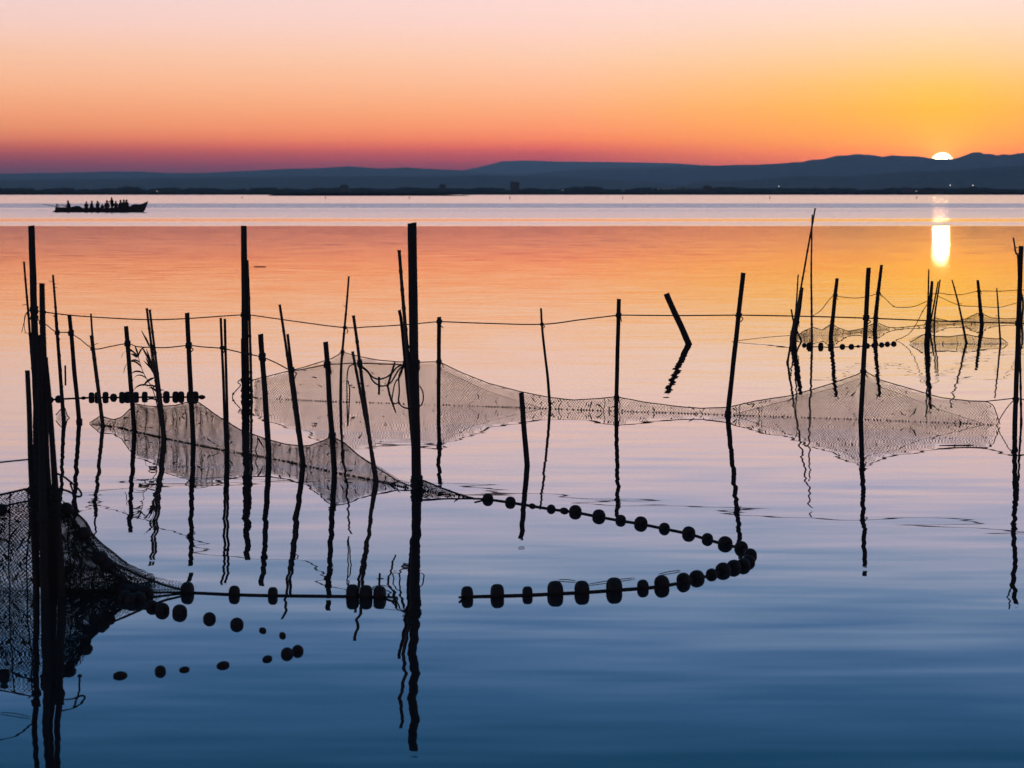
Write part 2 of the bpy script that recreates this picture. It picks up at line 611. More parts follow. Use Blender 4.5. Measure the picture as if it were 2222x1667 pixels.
building(1117, 19, 396, 3600, 'tall square block rising above the far trees', 'flat', 4, 4)
building(747, 18, 404, 3900, 'wide low building among the far trees behind the reed islet', 'gable', 1, 5)
building(960, 14, 402, 3900, 'gabled house among the far trees near the square block', 'gable', 2, 3)
building(1535, 20, 406, 3300, 'pale wide warehouse on the far shore beside the row of lights', 'gable', 1, 5)
building(1968, 20, 408, 3700, 'long low shed on the far shore below the sun', 'flat', 1, 6)
building(2015, 40, 413, 2800, 'long low barn on the shore under the setting sun', 'gable', 1, 8)

# far lamps
LAMPM = mat('lit lamp', (0.8, 0.8, 0.75), None, 0.5, 1, (1, 1, 1), 0, emit=(1.0, 0.92, 0.78), estr=2.2)
POLEM = mat('lamp pole', (0.05, 0.05, 0.05), None, 0.6, 5, (1, 1, 1), 0)
lampspots = [(341, 415.5, 2520, .28), (1221, 413.5, 2520, .22), (1690, 404.5, 2780, .42), (2062, 402.5, 2780, .42), (2111, 402.5, 2780, .5), (1988, 414.5, 2520, .25)]
lampspots += [(1416 + i * 12.0, 410.3 + (i % 2) * 0.3, 2600, .16) for i in range(10)]
lm_me = MB().blob((0, 0, 0), (1, 1, 1), 8, 6).mesh('lamp_head', LAMPM)
for i, (x, y, D, r) in enumerate(lampspots):
    p = P(x, y, D)
    lab = 'lit lamp in the row of small lights by the pale warehouse' if i > 5 else [
        'lone lit lamp on the far shore behind the boat', 'dim lit lamp on the shore right of the square block',
        'lit lamp above the far trees at the foot of the mountain ridge', 'lit lamp left of its brighter twin under the sun',
        'brightest lit lamp on the far shore under the sun', 'dim lit lamp low on the shore beside the long barn'][i]
    e = empty('street_lamp', (p.x, D, 0.7), lab, 'lamp', 'lit lamps on the far shore')
    MB().tube([Vector((p.x, D, 0.7)), Vector((p.x, D, p.z))], 0.08, 6).build('pole', POLEM, e)
    o = bpy.data.objects.new('lamp_head', lm_me)
    COL.objects.link(o)
    o.parent = e
    o.location = (0, 0, p.z - 0.7)
    o.scale = (r, r, r)

# marker stakes far out on the lake
for i, (x, y, hpx) in enumerate([(525, 431, 4), (706, 432, 5), (888, 431.5, 5), (1106, 432, 6), (1351, 432, 5), (1670, 432, 6), (1989, 432, 6)]):
    p = W(x, y)
    h = hpx * p.y / FPX
    mb = MB().tube([Vector((p.x, p.y, -0.4)), Vector((p.x + 0.04, p.y, h))], 0.12, 6)
    tag(mb.build('marker_stake', WOOD), 'tiny dark marker stake far out on the wind-ruffled water', 'stake', 'far marker stakes')

# ------------------------------------------------------------------ stakes
YB = [(540, 861), (561, 864), (703, 871), (870, 876), (997, 880), (1176, 886.5), (1328, 892), (1543, 899.5), (1584, 901), (1859, 910), (2129, 920.5), (2222, 928)]
YL = [(100, 905), (195, 919), (260, 929), (310, 940), (365, 953), (420, 964), (500, 980), (580, 993), (652, 1008), (725, 1025), (810, 1042), (880, 1058), (910, 1063), (1010, 1080), (1060, 1085)]
YC = 1284.0


def Db(x):
    return DW(interp(YB, x))


def Dl(x):
    return DW(interp(YL, x))


DC = DW(YC)


def binding(e, c, axis, r, turns, pitch, rr=0.006, name='rope_binding'):
    """coils of rope round a stake"""
    mb = MB()
    axis = axis.normalized()
    s = axis.cross(Vector((0, 1, 0))).normalized()
    q = s.cross(axis)
    pts = []
    n = int(turns * 12)
    for i in range(n + 1):
        a = 2 * math.pi * i / 12
        k = r * (1.0 + 0.10 * math.sin(i * 1.7))
        pts.append(c + axis * (pitch * (i / 12.0 - turns / 2)) + (s * math.cos(a) + q * math.sin(a)) * k)
    mb.tube(pts, rr, 6)
    # a loose end
    e0 = pts[-1]
    mb.tube(smooth_path([e0, e0 + s * random.uniform(-.02, .02) + Vector((0, -.012, -.012)), e0 + s * random.uniform(-.03, .03) + Vector((0, -.01, -.045))], 4), rr * 0.8, 5)
    return mb.build(name, ROPE, e)


def stake(name, label, pts, wt, wb, cat='stake', group=None, m=None, ties=(), twigs=0, nodes=False, dD=0.0, deep=0.55, jag=0.0, wob=1.0):
    """a pole standing in the lake; pts are photo pixels from its top to the water line"""
    m = m or (CANE if nodes else WOOD)
    D = DW(pts[-1][1]) + dD
    q = [P(x, y, D) for x, y in pts]
    path = smooth_path(q, 10) if len(q) > 2 else [q[0].lerp(q[1], i / 16) for i in range(17)]
    L = (path[-1] - path[0]).length
    down = (path[-1] - path[-2]).normalized()
    path = path + [path[-1] + down * deep * 0.5, path[-1] + down * deep]
    n = len(path)
    px = D / FPX
    sd_ = random.uniform(0, 90)
    rad, pp = [], []
    run = 0.0
    for i, p in enumerate(path):
        if i:
            run += (p - path[i - 1]).length
        t = min(1.0, run / L)
        r = (wt + (wb - wt) * t) * px / 2
        r *= 1 + 0.06 * mnoise.noise(Vector((run * 5.0, sd_, 0)))
        a = 0.10 * r * 2 * wob
        off = Vector((mnoise.noise(Vector((run * 3.0, sd_, 7))), mnoise.noise(Vector((run * 3.0, sd_, 17))), 0)) * a
        pp.append(p + (off if 0 < i < n - 1 else Vector((0, 0, 0))))
        rad.append(r)
    mb = MB()
    if nodes:
        # a cane: swollen nodes every hand's breadth or two
        fine, fr = [], []
        run, nxt, gap = 0.0, 0.10, random.uniform(0.13, 0.2)
        for i in range(n - 1):
            seg = (pp[i + 1] - pp[i]).length
            k = 4
            for j in range(k):
                t = j / k
                r = rad[i] + (rad[i + 1] - rad[i]) * t
                fine.append(pp[i].lerp(pp[i + 1], t))
                d = run + seg * t
                fr.append(r * (1.25 if abs((d % gap)) < seg / k else 1.0))
            run += seg
        fine.append(pp[-1])
        fr.append(rad[-1])
        mb.tube(fine, fr, 8)
    else:
        mb.tube(pp, rad, 12)
        # uneven sawn top
        tl = random.uniform(-0.5, 0.5)
        for k in range(12):
            mb.v[k].z += tl * (mb.v[k].x - pp[0].x) * 0.35 + random.uniform(-jag, jag)
    base = path[n - 3]
    if ties or twigs:
        e = empty(name, base, label, cat, group)
        mb.build('pole', m, e)
        for y, turns in ties:
            c = min(path, key=lambda v: abs(v.z - P(CX, y, D).z))
            # exact height
            zt = P(pts[0][0], y, D).z
            for i in range(n - 1):
                if path[i].z >= zt >= path[i + 1].z:
                    t = (path[i].z - zt) / max(1e-6, path[i].z - path[i + 1].z)
                    c = path[i].lerp(path[i + 1], t)
                    rr = rad[i] + (rad[i + 1] - rad[i]) * t
                    break
            else:
                rr = rad[0]
            binding(e, c, down, rr + 0.003, turns, 0.0105)
        for k in range(twigs):
            i = random.randrange(3, n - 5)
            a = pp[i]
            sgn = random.choice((-1, 1))
            d = Vector((sgn * random.uniform(.4, 1), random.uniform(-.4, .4), random.uniform(-.1, 1.0))).normalized() * random.uniform(0.025, 0.06)
            MB().tube(smooth_path([a, a + d * 0.6, a + d + Vector((0, 0, -0.005))], 3), [0.0028] * 6 + [0.0012], 5).build('twig', m, e)
    else:
        o = mb.build(name, m)
        tag(o, label, cat, group)
        e = o
    return e


GB, GL_, GC, GR = 'stakes of the long net', 'stakes of the short net', 'stakes bundled at the dark net', 'stakes of the distant nets'

# bundle at the left, nearest the shore
stake('post', 'tall thick post, tallest of the bundle at the dark near net', [(68, 490), (80, 885)], 14, 17, 'post', GC, ties=((672, 5), (690, 3)))
stake('post', 'blunt post beside the tallest post of the bundle', [(91, 615), (99, 960), (113, YC + 2)], 12, 22, 'post', GC, ties=((1066, 5), (1080, 4), (1110, 4)))
stake('post', 'dark rough post on the right flank of the bundle', [(100, 776), (110, 906), (134, YC + 4)], 8, 21, 'post', GC, dD=-0.10, jag=0.004, ties=((1075, 4), (1095, 3)))
stake('post', 'short sawn-off post on the left flank of the bundle', [(59.5, 804), (78.5, YC + 3)], 11, 15, 'post', GC, dD=-0.08, ties=((1064, 3), (1090, 3)))
stake('post', 'half-hidden post wedged in the middle of the bundle', [(85, 727), (97, YC + 5)], 9, 20, 'post', GC, dD=-0.14, ties=((1120, 4),))
stake('cane', 'thin broken cane lashed behind the tallest post of the bundle', [(52, 568), (62, 690), (77, 886)], 4.5, 6, 'cane', GC, nodes=True, twigs=2, dD=0.05)

# short net, from the bundle to the tall bare post
stake('cane', 'long thin leaning cane with twig stubs next to the bundle', [(115, 597), (120, 660), (134, 850), (139.5, 916)], 4.5, 8, 'cane', GL_, nodes=True, twigs=4)
stake('stake', 'short stake strapped to the long thin cane beside the bundle', [(121, 681), (127, 760), (138, 917)], 7, 8, 'stake', GL_, ties=((722, 3),), dD=0.03)
stake('stake', 'leaning stake with the short rope knotted below its top, next to the long thin cane', [(150.5, 683), (172, 916)], 9, 10, 'stake', GL_, ties=((723, 4), (914, 3)))
stake('cane', 'slender cane standing at the pointed tip of the short net', [(197, 681), (203, 750), (224, 925)], 4, 7.5, 'cane', GL_, nodes=True, twigs=2)
stake('cane', 'shorter cane lashed to the slender one at the tip of the short net', [(196.5, 728), (222, 926)], 4.5, 6, 'cane', GL_, nodes=True, ties=((757, 3),), dD=0.035)
stake('stake', 'straight stake with the reeds growing just beside it', [(273.5, 708), (292, 937)], 9.5, 10.5, 'stake', GL_, ties=((746, 4),))
stake('cane', 'tall cane rising out of the reeds, leaning', [(318.5, 669), (345, 880), (353.5, 952)], 5, 6.5, 'cane', GL_, nodes=True, twigs=3, ties=((752, 2),))
stake('cane', 'twin of the leaning cane in the reeds, a little shorter', [(325, 672), (348, 860), (358.5, 954)], 5, 6.5, 'cane', GL_, nodes=True, twigs=2, dD=0.04)
stake('stake', 'straight stake at the high peak of the short net', [(406, 679), (419.5, 962)], 10, 11.5, 'stake', GL_, ties=((750, 4), (872, 2)))
stake('stake', 'thin stake paired close with its twin behind the short net', [(479, 690), (490.5, 976)], 5.5, 6.5, 'stake', GL_, ties=((755, 2),))
stake('stake', 'slightly crooked twin of the thin paired stake', [(488, 692), (489, 745), (495, 977)], 5.5, 6.5, 'stake', GL_, dD=0.04)
stake('stake', 'thick-topped stake just beside the rope-wrapped tall post', [(565.5, 725), (584, 991)], 11.5, 12.5, 'stake', GL_, ties=((775, 5),))
stake('cane', 'tall leaning stick of the pair at the low sag of the short net', [(607, 661), (619, 740), (656, 1007)], 5.5, 8, 'cane', GL_, nodes=True, twigs=1)
stake('stake', 'shorter stick of the leaning pair at the low sag of the short net', [(624, 725), (660.5, 1010)], 6, 7, 'stake', GL_, ties=((803, 3),), dD=0.04)
stake('stake', 'blunt stake at the second peak of the short net', [(706.5, 742), (726, 1026)], 11, 12.5, 'stake', GL_, ties=((792, 4), (945, 3)))
stake('cane', 'taller stick of the strongly leaning pair beside the hanging loops', [(767, 685), (814.5, 1043)], 6.5, 9, 'cane', GL_, nodes=True, ties=((788, 4),))
stake('cane', 'shorter stick of the strongly leaning pair beside the hanging loops', [(765, 763), (819.5, 1046)], 6, 7, 'cane', GL_, nodes=True, dD=0.04)
stake('post', 'tallest bare post standing alone in the middle, rope wound at the water', [(894, 484), (900, 860), (904.5, 1061)], 19.5, 21, 'post', GL_, ties=((788, 3), (1040, 4), (1052, 5), (1075, 4), (1088, 3)), jag=0.001)
stake('cane', 'long cane crossing behind the tallest bare post', [(866, 543), (885, 778), (908, 1066)], 7, 10, 'cane', GL_, nodes=True, dD=0.12)
stake('stake', 'shorter broken stick lashed beside the tallest bare post', [(866.5, 673), (874, 730), (905, 1064)], 7, 8, 'stake', GL_, ties=((790, 4),), dD=0.16)
stake('stake', 'short stump standing in open water off the long net', [(1131, 852), (1143.5, 1010)], 11, 12, 'stump', GL_, jag=0.001)

# long net
stake('post', 'tall post wrapped in a bundle of rope at the end of the long net', [(529, 490), (533, 860)], 12.5, 17, 'post', GB, ties=((683, 4), (826, 5), (846, 4), (858, 3)))
stake('cane', 'thin pole lashed to the rope-wrapped tall post', [(537, 565), (541, 690), (546, 861)], 5, 6, 'pole', GB, nodes=True, dD=0.04)
stake('stake', 'low stick standing close against the rope-wrapped tall post', [(524.5, 735), (527.5, 862)], 4, 6, 'stake', GB, dD=0.05)
stake('cane', 'thin knotty cane holding up the first peak of the long net', [(757, 600), (748, 711), (741, 790), (739, 875)], 4, 6.5, 'cane', GB, nodes=True, twigs=3, ties=((711, 2), (764, 3)))
stake('stake', 'slim upright stake tied to the rope just past the tallest bare post', [(953, 688), (951.5, 877)], 9, 8.5, 'stake', GB, ties=((698, 3), (785, 3)), twigs=2)
stake('cane', 'thin wavy stick with the rope knotted below its top, beyond the stump', [(1174, 669), (1177, 720), (1188, 815), (1193.5, 887)], 4.5, 6.5, 'stick', GB, ties=((704, 2),))
stake('stake', 'upright stake with square-cut top where the rope dips to it', [(1343, 649), (1337, 893)], 9, 9, 'stake', GB, ties=((684, 3), (862, 2)))
stake('stake', 'tall stake leaning at the narrow waist of the long net', [(1613, 592), (1579, 901)], 10, 11, 'stake', GB, ties=((684, 3), (897, 3)), twigs=2)
stake('stake', 'stake at the highest peak of the long net', [(1885, 581), (1867.5, 911)], 10, 11, 'stake', GB, ties=((690, 4), (806, 2)))
stake('stake', 'tall stake at the far end of the long net, forked twig lashed to it', [(2216, 534), (2202, 922)], 10.5, 11, 'stake', GB, ties=((702, 4), (866, 2)))
stake('cane', 'forked twig sticking up beside the end stake of the long net', [(2199, 516), (2204, 548), (2210, 590), (2216, 920)], 3.5, 5, 'twig', GB, nodes=True, twigs=3, dD=0.1)

# stand-alone
stake('post', 'broken post tilting out of open water beyond the long net', [(1446, 638), (1495, 747)], 12.5, 14, 'post', ties=(), jag=0.006)
stake('stump', 'tiny stick stub poking up from the water near the bundle', [(141.3, 793), (141.8, 815)], 4, 4, 'stump')

# distant nets
stake('post', 'thick rotten leaning stump with strings tied round it', [(1740, 624), (1733, 670), (1722, 728), (1721, 741)], 8, 16, 'stump', GR, ties=((700, 3), (722, 3)), twigs=2, jag=0.004)
stake('cane', 'thin stick standing behind the rotten leaning stump', [(1732, 596), (1728, 660), (1722, 741)], 3, 4, 'stick', GR, nodes=True, dD=0.1)
stake('cane', 'very long thin cane slanting across past the rotten stump', [(1769, 452), (1738, 625), (1708.5, 787)], 3.5, 5, 'cane', GR, nodes=True, twigs=2)
stake('cane', 'very tall thin upright cane crossing the slanting one', [(1762.5, 466), (1760.5, 580), (1762, 752)], 3, 5, 'cane', GR, nodes=True, twigs=1)
stake('cane', 'short crooked stick poking out behind the rotten stump', [(1717, 671), (1724, 705), (1740, 742)], 3.5, 4, 'stick', GR, dD=0.15)
stake('stake', 'distant stake with a knobbly top at the first distant net', [(1816.5, 604), (1808, 680), (1802.5, 732)], 7.5, 10, 'stake', GR, ties=((641, 3),), twigs=2)
stake('stake', 'taller distant stake where the drooping string starts', [(1913, 575), (1903, 660), (1898, 719)], 6.5, 10.5, 'stake', GR, ties=((636, 2), (690, 2)), twigs=1)
stake('post', 'thick distant post with several canes around it', [(2022.5, 610), (2015, 690), (2011, 746)], 6, 13, 'post', GR, ties=((652, 2), (700, 4), (712, 3)))
stake('cane', 'tallest thin cane beside the thick distant post', [(2015.5, 585), (2013.5, 660), (2009, 747)], 3, 4.5, 'cane', GR, nodes=True, twigs=1, dD=0.1)
stake('cane', 'slanting thin stick on the right of the thick distant post', [(2036, 611), (2017, 712)], 3, 4.5, 'stick', GR, nodes=True)
stake('cane', 'outermost slanting stick right of the thick distant post', [(2040, 607), (2029, 680), (2027, 710)], 3, 4.5, 'stick', GR, nodes=True, twigs=1)
stake('cane', 'spindly leaning cane with side twigs between the distant nets', [(2066, 608), (2081, 665), (2097, 744)], 3, 5.5, 'cane', GR, nodes=True, twigs=6)
stake('stake', 'bent distant stake with a net peak tied to it', [(2121.5, 608), (2126, 655), (2130.5, 705)], 6, 9.5, 'stake', GR, ties=((632, 2), (682, 3)))
stake('cane', 'thin straight stick in the pointed distant net', [(2163, 626), (2168, 700), (2171, 746)], 3, 4.5, 'stick', GR, nodes=True, twigs=2)
stake('cane', 'rope-hung twig behind the far end stake', [(2214, 625), (2220, 660), (2216, 699)], 4, 6, 'stick', GR, twigs=2)

# ------------------------------------------------------------------ ropes


def rope(label, pts, r=0.005, n=6, m=None, cat='rope', knots=(), name='rope'):
    w = [P(x, y, D) for x, y, D in pts]
    q = smooth_path(w, n)
    lo = min(w, key=lambda v: v.z)
    mb = MB()
    mb.tube(q, r, 6)
    if knots:
        e = empty(name, w[0], label, cat)
        mb.build('strand', m or ROPE, e)
        for i in knots:
            MB().blob(w[i], (r * 2.6, r * 2.6, r * 2.2), 8, 6, 0.2).build('knot', ROPE, e)
        return e
    return tag(mb.build(name, m or ROPE), label, cat)


def lerpD(pts, D0, D1):
    """spread distance evenly along x between two ends"""
    x0, x1 = pts[0][0], pts[-1][0]
    k = [(x - x0) / (x1 - x0) for x, y in pts]
    return [(x, y, 1.0 / ((1 - t) / D0 + t / D1)) for (x, y), t in zip(pts, k)]


rope('upper rope sagging from the bundle to the rope-wrapped tall post',
     lerpD([(73, 673), (98, 677.5), (160, 685), (250, 691), (330, 694), (407, 691.5), (470, 687), (531, 683)], DW(885), Db(533)), 0.0055, knots=(1, 7))
rope('rope dipping from the rope-wrapped post to the stake past the tallest post',
     [(531, 683, Db(533)), (545, 684, Db(545)), (640, 697.5, Db(640)), (747, 711, Db(740)), (800, 709.5, Db(800)), (870, 705.5, Db(870)), (953, 698, Db(951))], 0.0055, knots=(3, 6))
rope('taut rope from the slim stake past the thin wavy stick', [(953, 698, Db(951)), (1060, 702, Db(1060)), (1176, 704, Db(1193)), (1260, 694, Db(1260)), (1342, 684, Db(1337))], 0.0055, knots=(2, 4))
rope('taut level rope passing behind the broken tilting post', [(1342, 684, Db(1337)), (1470, 685, Db(1470)), (1604, 684, Db(1579)), ], 0.0055, knots=(2,))
rope('taut rope running on past the distant nets to the end stake', [(1604, 684, Db(1579)), (1740, 686.5, Db(1740)), (1879, 690.5, Db(1867)), (2040, 697, Db(2040)), (2208, 702, Db(2202)), (2260, 704, Db(2230))], 0.0055, knots=(2, 4))
rope('lower rope drooping from stake to stake above the short net',
     [(74, 690, DW(885)), (98, 703, DW(900)), (121, 720, Dl(139)), (149, 722.5, Dl(170)), (172, 735, Dl(190)), (203, 757, Dl(222)), (240, 752, Dl(250)), (276, 746, Dl(290)), (298, 752.5, Dl(315)), (328, 754, Dl(353)), (362, 754.5, Dl(380)),
      (408, 750, Dl(419)), (440, 753, Dl(450)), (482, 756, Dl(490)), (492, 758, Dl(495)), (530, 767, Dl(540)), (568, 775, Dl(584)), (600, 788, Dl(615)), (632, 803.5, Dl(658)), (665, 800, Dl(690)), (709, 791.5, Dl(726)),
      (740, 790, Dl(760)), (772, 788, Dl(815)), (830, 790, Dl(860)), (884, 792, DW(1061))], 0.0045, 5, knots=(3, 7, 11, 16, 18, 20))
rope('thicker rope sagging in a loop between the leaning pair and the tallest post', [(775, 790, Dl(815)), (795, 803, Dl(830)), (808, 818, Dl(840)), (824, 823, Dl(850)), (845, 815, Dl(870)), (862, 797, Dl(890)), (880, 790, DW(1061))], 0.006)
rope('lower sagging loop of rope beside the tallest post', [(775, 790, Dl(815)), (798, 808, Dl(830)), (810, 828, Dl(840)), (828, 838, Dl(850)), (848, 830, Dl(870)), (865, 803, Dl(890)), (880, 791, DW(1061))], 0.0055)
rope('long loop of rope hanging down from the leaning pair', [(768, 790, Dl(815)), (757, 797, Dl(812)), (753, 820, Dl(812)), (753, 860, Dl(812)), (754.5, 925, Dl(812)), (757.5, 880, Dl(812)), (758.5, 845, Dl(812)), (755, 826, Dl(812))], 0.0045)
rope('double rope loop hanging from the tallest post to the water', [(878, 792, DW(1058)), (866, 815, DW(1056)), (866.5, 850, DW(1056)), (865, 870, DW(1056)), (872, 882, DW(1056)), (886, 887, DW(1058))], 0.0055)
rope('thin rope loop beside the double loop at the tallest post', [(876, 793, DW(1058)), (869, 815, DW(1056)), (858, 830, DW(1056)), (853, 850, DW(1056)), (851, 872, DW(1056)), (860, 876, DW(1056)), (866, 870, DW(1056))], 0.0045)
rope('rope loop bulging on the right of the tallest post', [(906, 835, DW(1058)), (915, 845, DW(1058)), (919, 862, DW(1058)), (915, 878, DW(1058)), (906, 884, DW(1058))], 0.0045)
rope('knotted loop of rope sticking out of the rope-wrapped post', [(524, 822, Db(533)), (516, 830, Db(530) - .05), (522, 836, Db(530) - .05), (513, 847, Db(530) - .05), (506, 855, Db(530) - .05), (505, 865, Db(530) - .05), (511, 872, Db(530) - .05), (522, 884, Db(530) - .05)], 0.005, knots=(4, 6))
rope('frayed rope end hanging from the knot on the bundle', [(61, 674, DW(887)), (54, 685, DW(887)), (52, 700, DW(887)), (47, 722, DW(887))], 0.003)
rope('second frayed strand hanging from the bundle knot', [(61, 675, DW(887)), (55, 688, DW(887)), (52.5, 705, DW(887)), (55, 723, DW(887))], 0.003)
rope('taut line running off to the side from the bundle', [(-40, 1008, DC - 0.4), (0, 1003.5, DC - 0.3), (68, 996.5, DC)], 0.004)
rope('stiff rope loop sticking out at the side of the bundle above the floats', [(118, 1025, DC - .05), (140, 1036, DC - .08), (160, 1052, DC - .1), (174, 1066, DC - .1), (176, 1076, DC - .1), (166, 1077, DC - .1), (150, 1067, DC - .08), (126, 1060, DC - .05)], 0.0055)
rope('rope tail hanging down from the stiff loop at the bundle', [(152, 1048, DC - .1), (160, 1072, DC - .1), (165, 1092, DC - .1), (168, 1110, DC - .1)], 0.005, knots=(3,))
for (xa, ya, xb, yb, xc, yc_, lab) in [(841, 838, 857, 786, 859, 896, 'bent stick caught in the hanging ropes')]:
    mb = MB()
    mb.tube([P(xb, yb, DW(1050)), P(xa, ya, DW(1050)), P(848, 866, DW(1050)), P(xc, yc_, DW(1050))], [0.007, 0.008, 0.007, 0.005], 8)
    tag(mb.build('stick', CANE), lab, 'stick')
mb = MB().tube([P(822.5, 818, DW(1048)), P(822.5, 857, DW(1048))], [0.008, 0.0075], 8)
tag(mb.build('stick', CANE), 'short stick hanging upright in the lower rope loop', 'stick')
# distant strings
rope('slack string from the tall upright cane up to the knobbly stake', [(1763, 686, DW(752)), (1782, 673, DW(745)), (1798, 652, DW(735)), (1809, 641, DW(732))], 0.005)
rope('string swinging between the two distant stakes', [(1809, 641, DW(732)), (1830, 645, DW(728)), (1860, 647, DW(722)), (1885, 643, DW(720)), (1908, 636, DW(719))], 0.005)
rope('knotted string drooping from the taller distant stake to the thick post', [(1908, 636, DW(719)), (1925, 652, DW(722)), (1939, 665, DW(726)), (1955, 667.5, DW(730)), (1980, 666, DW(736)), (2000, 659, DW(742)), (2018, 650, DW(746))], 0.005, knots=(2,))
rope('upper string from the thick distant post to the end stake', [(2018, 640, DW(746)), (2038, 636, DW(730)), (2060, 639.5, DW(722)), (2090, 639, DW(715)), (2124, 632, DW(707)), (2170, 632, DW(702)), (2205, 630, DW(699)), (2240, 629, DW(698))], 0.005, knots=(5,))
rope('lower string hanging below the upper one across the distant nets', [(2036, 643, DW(730)), (2080, 662, DW(742)), (2120, 665, DW(745)), (2167, 667, DW(746)), (2190, 662, DW(735)), (2225, 652, DW(700))], 0.0045)
rope('loose string slanting down to the water from the thick distant post', [(2018, 652, DW(746)), (2002, 676, DW(745)), (1990, 700, DW(744)), (1975, 722, DW(742)), (1958, 733, DW(740)), (1944, 738, DW(738.5))], 0.005, knots=(1,))
rope('thin line running from the rotten stump out to the water', [(1718, 728, DW(741)), (1690, 730, DW(741)), (1650, 733.5, DW(741)), (1610, 738.5, DW(741.5)), (1588, 742, DW(742))], 0.004)

# ------------------------------------------------------------------ nets


def net(label, top, yw, cell, tr, layers, m, D0=None, beads=True, scraps=0, hr=0.0045, drop=0.03, x_clip=None, group=None, cords=(), fold=0.02):
    """netting hung from a head rope down to the water; top in photo pixels"""
    x0, x1 = top[0][0], top[-1][0]
    N = max(60, int((x1 - x0) / 2.0))
    bases, tops = [], []
    for i in range(N + 1):
        x = x0 + (x1 - x0) * i / N
        y = yw(x)
        bpt = W(x, y)
        yt = min(interp(top, x), y - 0.3)
        bases.append(bpt)
        tops.append(P(x, yt, bpt.y))
    us = [0.0]
    for i in range(N):
        us.append(us[-1] + (bases[i + 1] - bases[i]).length)
    U = us[-1]

    def at(u):
        u = min(max(u, 0), U)
        lo, hi = 0, N
        while hi - lo > 1:
            k = (lo + hi) // 2
            if us[k] <= u:
                lo = k
            else:
                hi = k
        t = (u - us[lo]) / max(1e-9, us[hi] - us[lo])
        return bases[lo].lerp(bases[hi], t), tops[lo].lerp(tops[hi], t)

    e = empty('fishing_net', bases[N // 2], label, 'net', group)
    for li, (off, bulge, dens, seed) in enumerate(layers):
        mb = MB()
        c = cell * dens

        def surf(u, v):
            bp, tp = at(u)
            h = tp.z - bp.z
            if h <= 0.004:
                return None
            t = v / h
            if t > 1.0 or t < -drop / h - 0.01:
                return None
            q = bp + (tp - bp) * t
            s = math.sin(math.pi * min(1, max(0, t)))
            nn = mnoise.noise(Vector((u * 2.3, v * 3.0, seed)))
            q.y += off * (0.25 + s) + bulge * s * (1 + nn)
            q.x += fold * mnoise.noise(Vector((u * 7.0 + v * 2.0, v * 1.2, seed + 29))) * s ** 0.5 + 0.5 * fold * mnoise.noise(Vector((u * 19.0 - v * 4.0, v * 2.0, seed + 39))) * s ** 0.5
            q.x += 0.4 * bulge * mnoise.noise(Vector((u * 5.0, v * 6.0, seed + 9)))
            q.z += 0.25 * bulge * mnoise.noise(Vector((u * 5.0, v * 5.0, seed + 19))) * s
            return q

        hmax = max(t.z for t in tops)
        step = max(0.016, cell * 1.1)
        nv = int((hmax + drop) / step) + 2
        for sgn in (1, -1):
            k0 = -hmax if sgn == 1 else -drop
            kk = int((U + 2 * hmax + drop) / c) + 2
            for k in range(kk):
                ub = k0 - 0.05 + k * c
                run = []
                for j in range(nv):
                    v = -drop + j * step
                    u = ub + sgn * v if sgn == 1 else ub - v + drop
                    p = surf(u, v) if 0 <= u <= U else None
                    if p is None:
                        if len(run) > 1:
                            mb.tube(run, tr, 3, False)
                        run = []
                    else:
                        run.append(p)
                if len(run) > 1:
                    mb.tube(run, tr, 3, False)
        o = mb.build('netting', m, e)
        tag(o, kind='stuff')
    # head rope
    mb = MB().tube([t + Vector((0, 0, 0.002 * mnoise.noise(t * 9))) for t in tops[::2]], hr, 6)
    mb.build('head_rope', ROPE, e)
    if beads:
        mb = MB()
        u = 0.05
        while u < U - 0.03:
            p = at(u)[0]
            if random.random() < 0.9:
                mb.blob((p.x, p.y - 0.015, 0.004), (0.007, 0.006, 0.0065), 6, 4)
            u += random.choice((0.028, 0.028, 0.03, 0.05))
        tag(mb.build('bead_line', WEED, e), kind='stuff')
    if scraps:
        mb = MB()
        for i in range(scraps):
            u = random.uniform(0.02, U)
            bp, tp = at(u)
            h = tp.z - bp.z
            v = h * random.uniform(0.1, 0.98)
            p = bp + Vector((0, -0.03, v))
            k = random.choice((0.7, 1.0, 1.3, 2.0))
            d = Vector((random.uniform(-.03, .03), 0, random.uniform(-.04, .02))) * k
            mb.tube(smooth_path([p, p + d * 0.5 + Vector((random.uniform(-.01, .01), 0, random.uniform(-.006, .006))), p + d], 3), [q_ * (0.6 + 0.6 * k) for q_ in (0.0022, 0.0034, 0.0036, 0.003, 0.002, 0.002, 0.0012)], 4)
        tag(mb.build('weed_scraps', WEED, e), kind='stuff')
    for x in cords:
        # dark mending seams from head rope to the water
        bp, tp = at((x - x0) / (x1 - x0) * U)
        pts = [tp, tp.lerp(bp, .35) + Vector((random.uniform(-.02, .02), -.02, 0)), tp.lerp(bp, .7) + Vector((random.uniform(-.02, .02), -.02, 0)), bp]
        MB().tube(smooth_path(pts, 5), 0.004, 5).build('seam', ROPE, e)
    return e


def yb(x):
    return interp(YB, x)


def yl(x):
    return interp(YL, x)


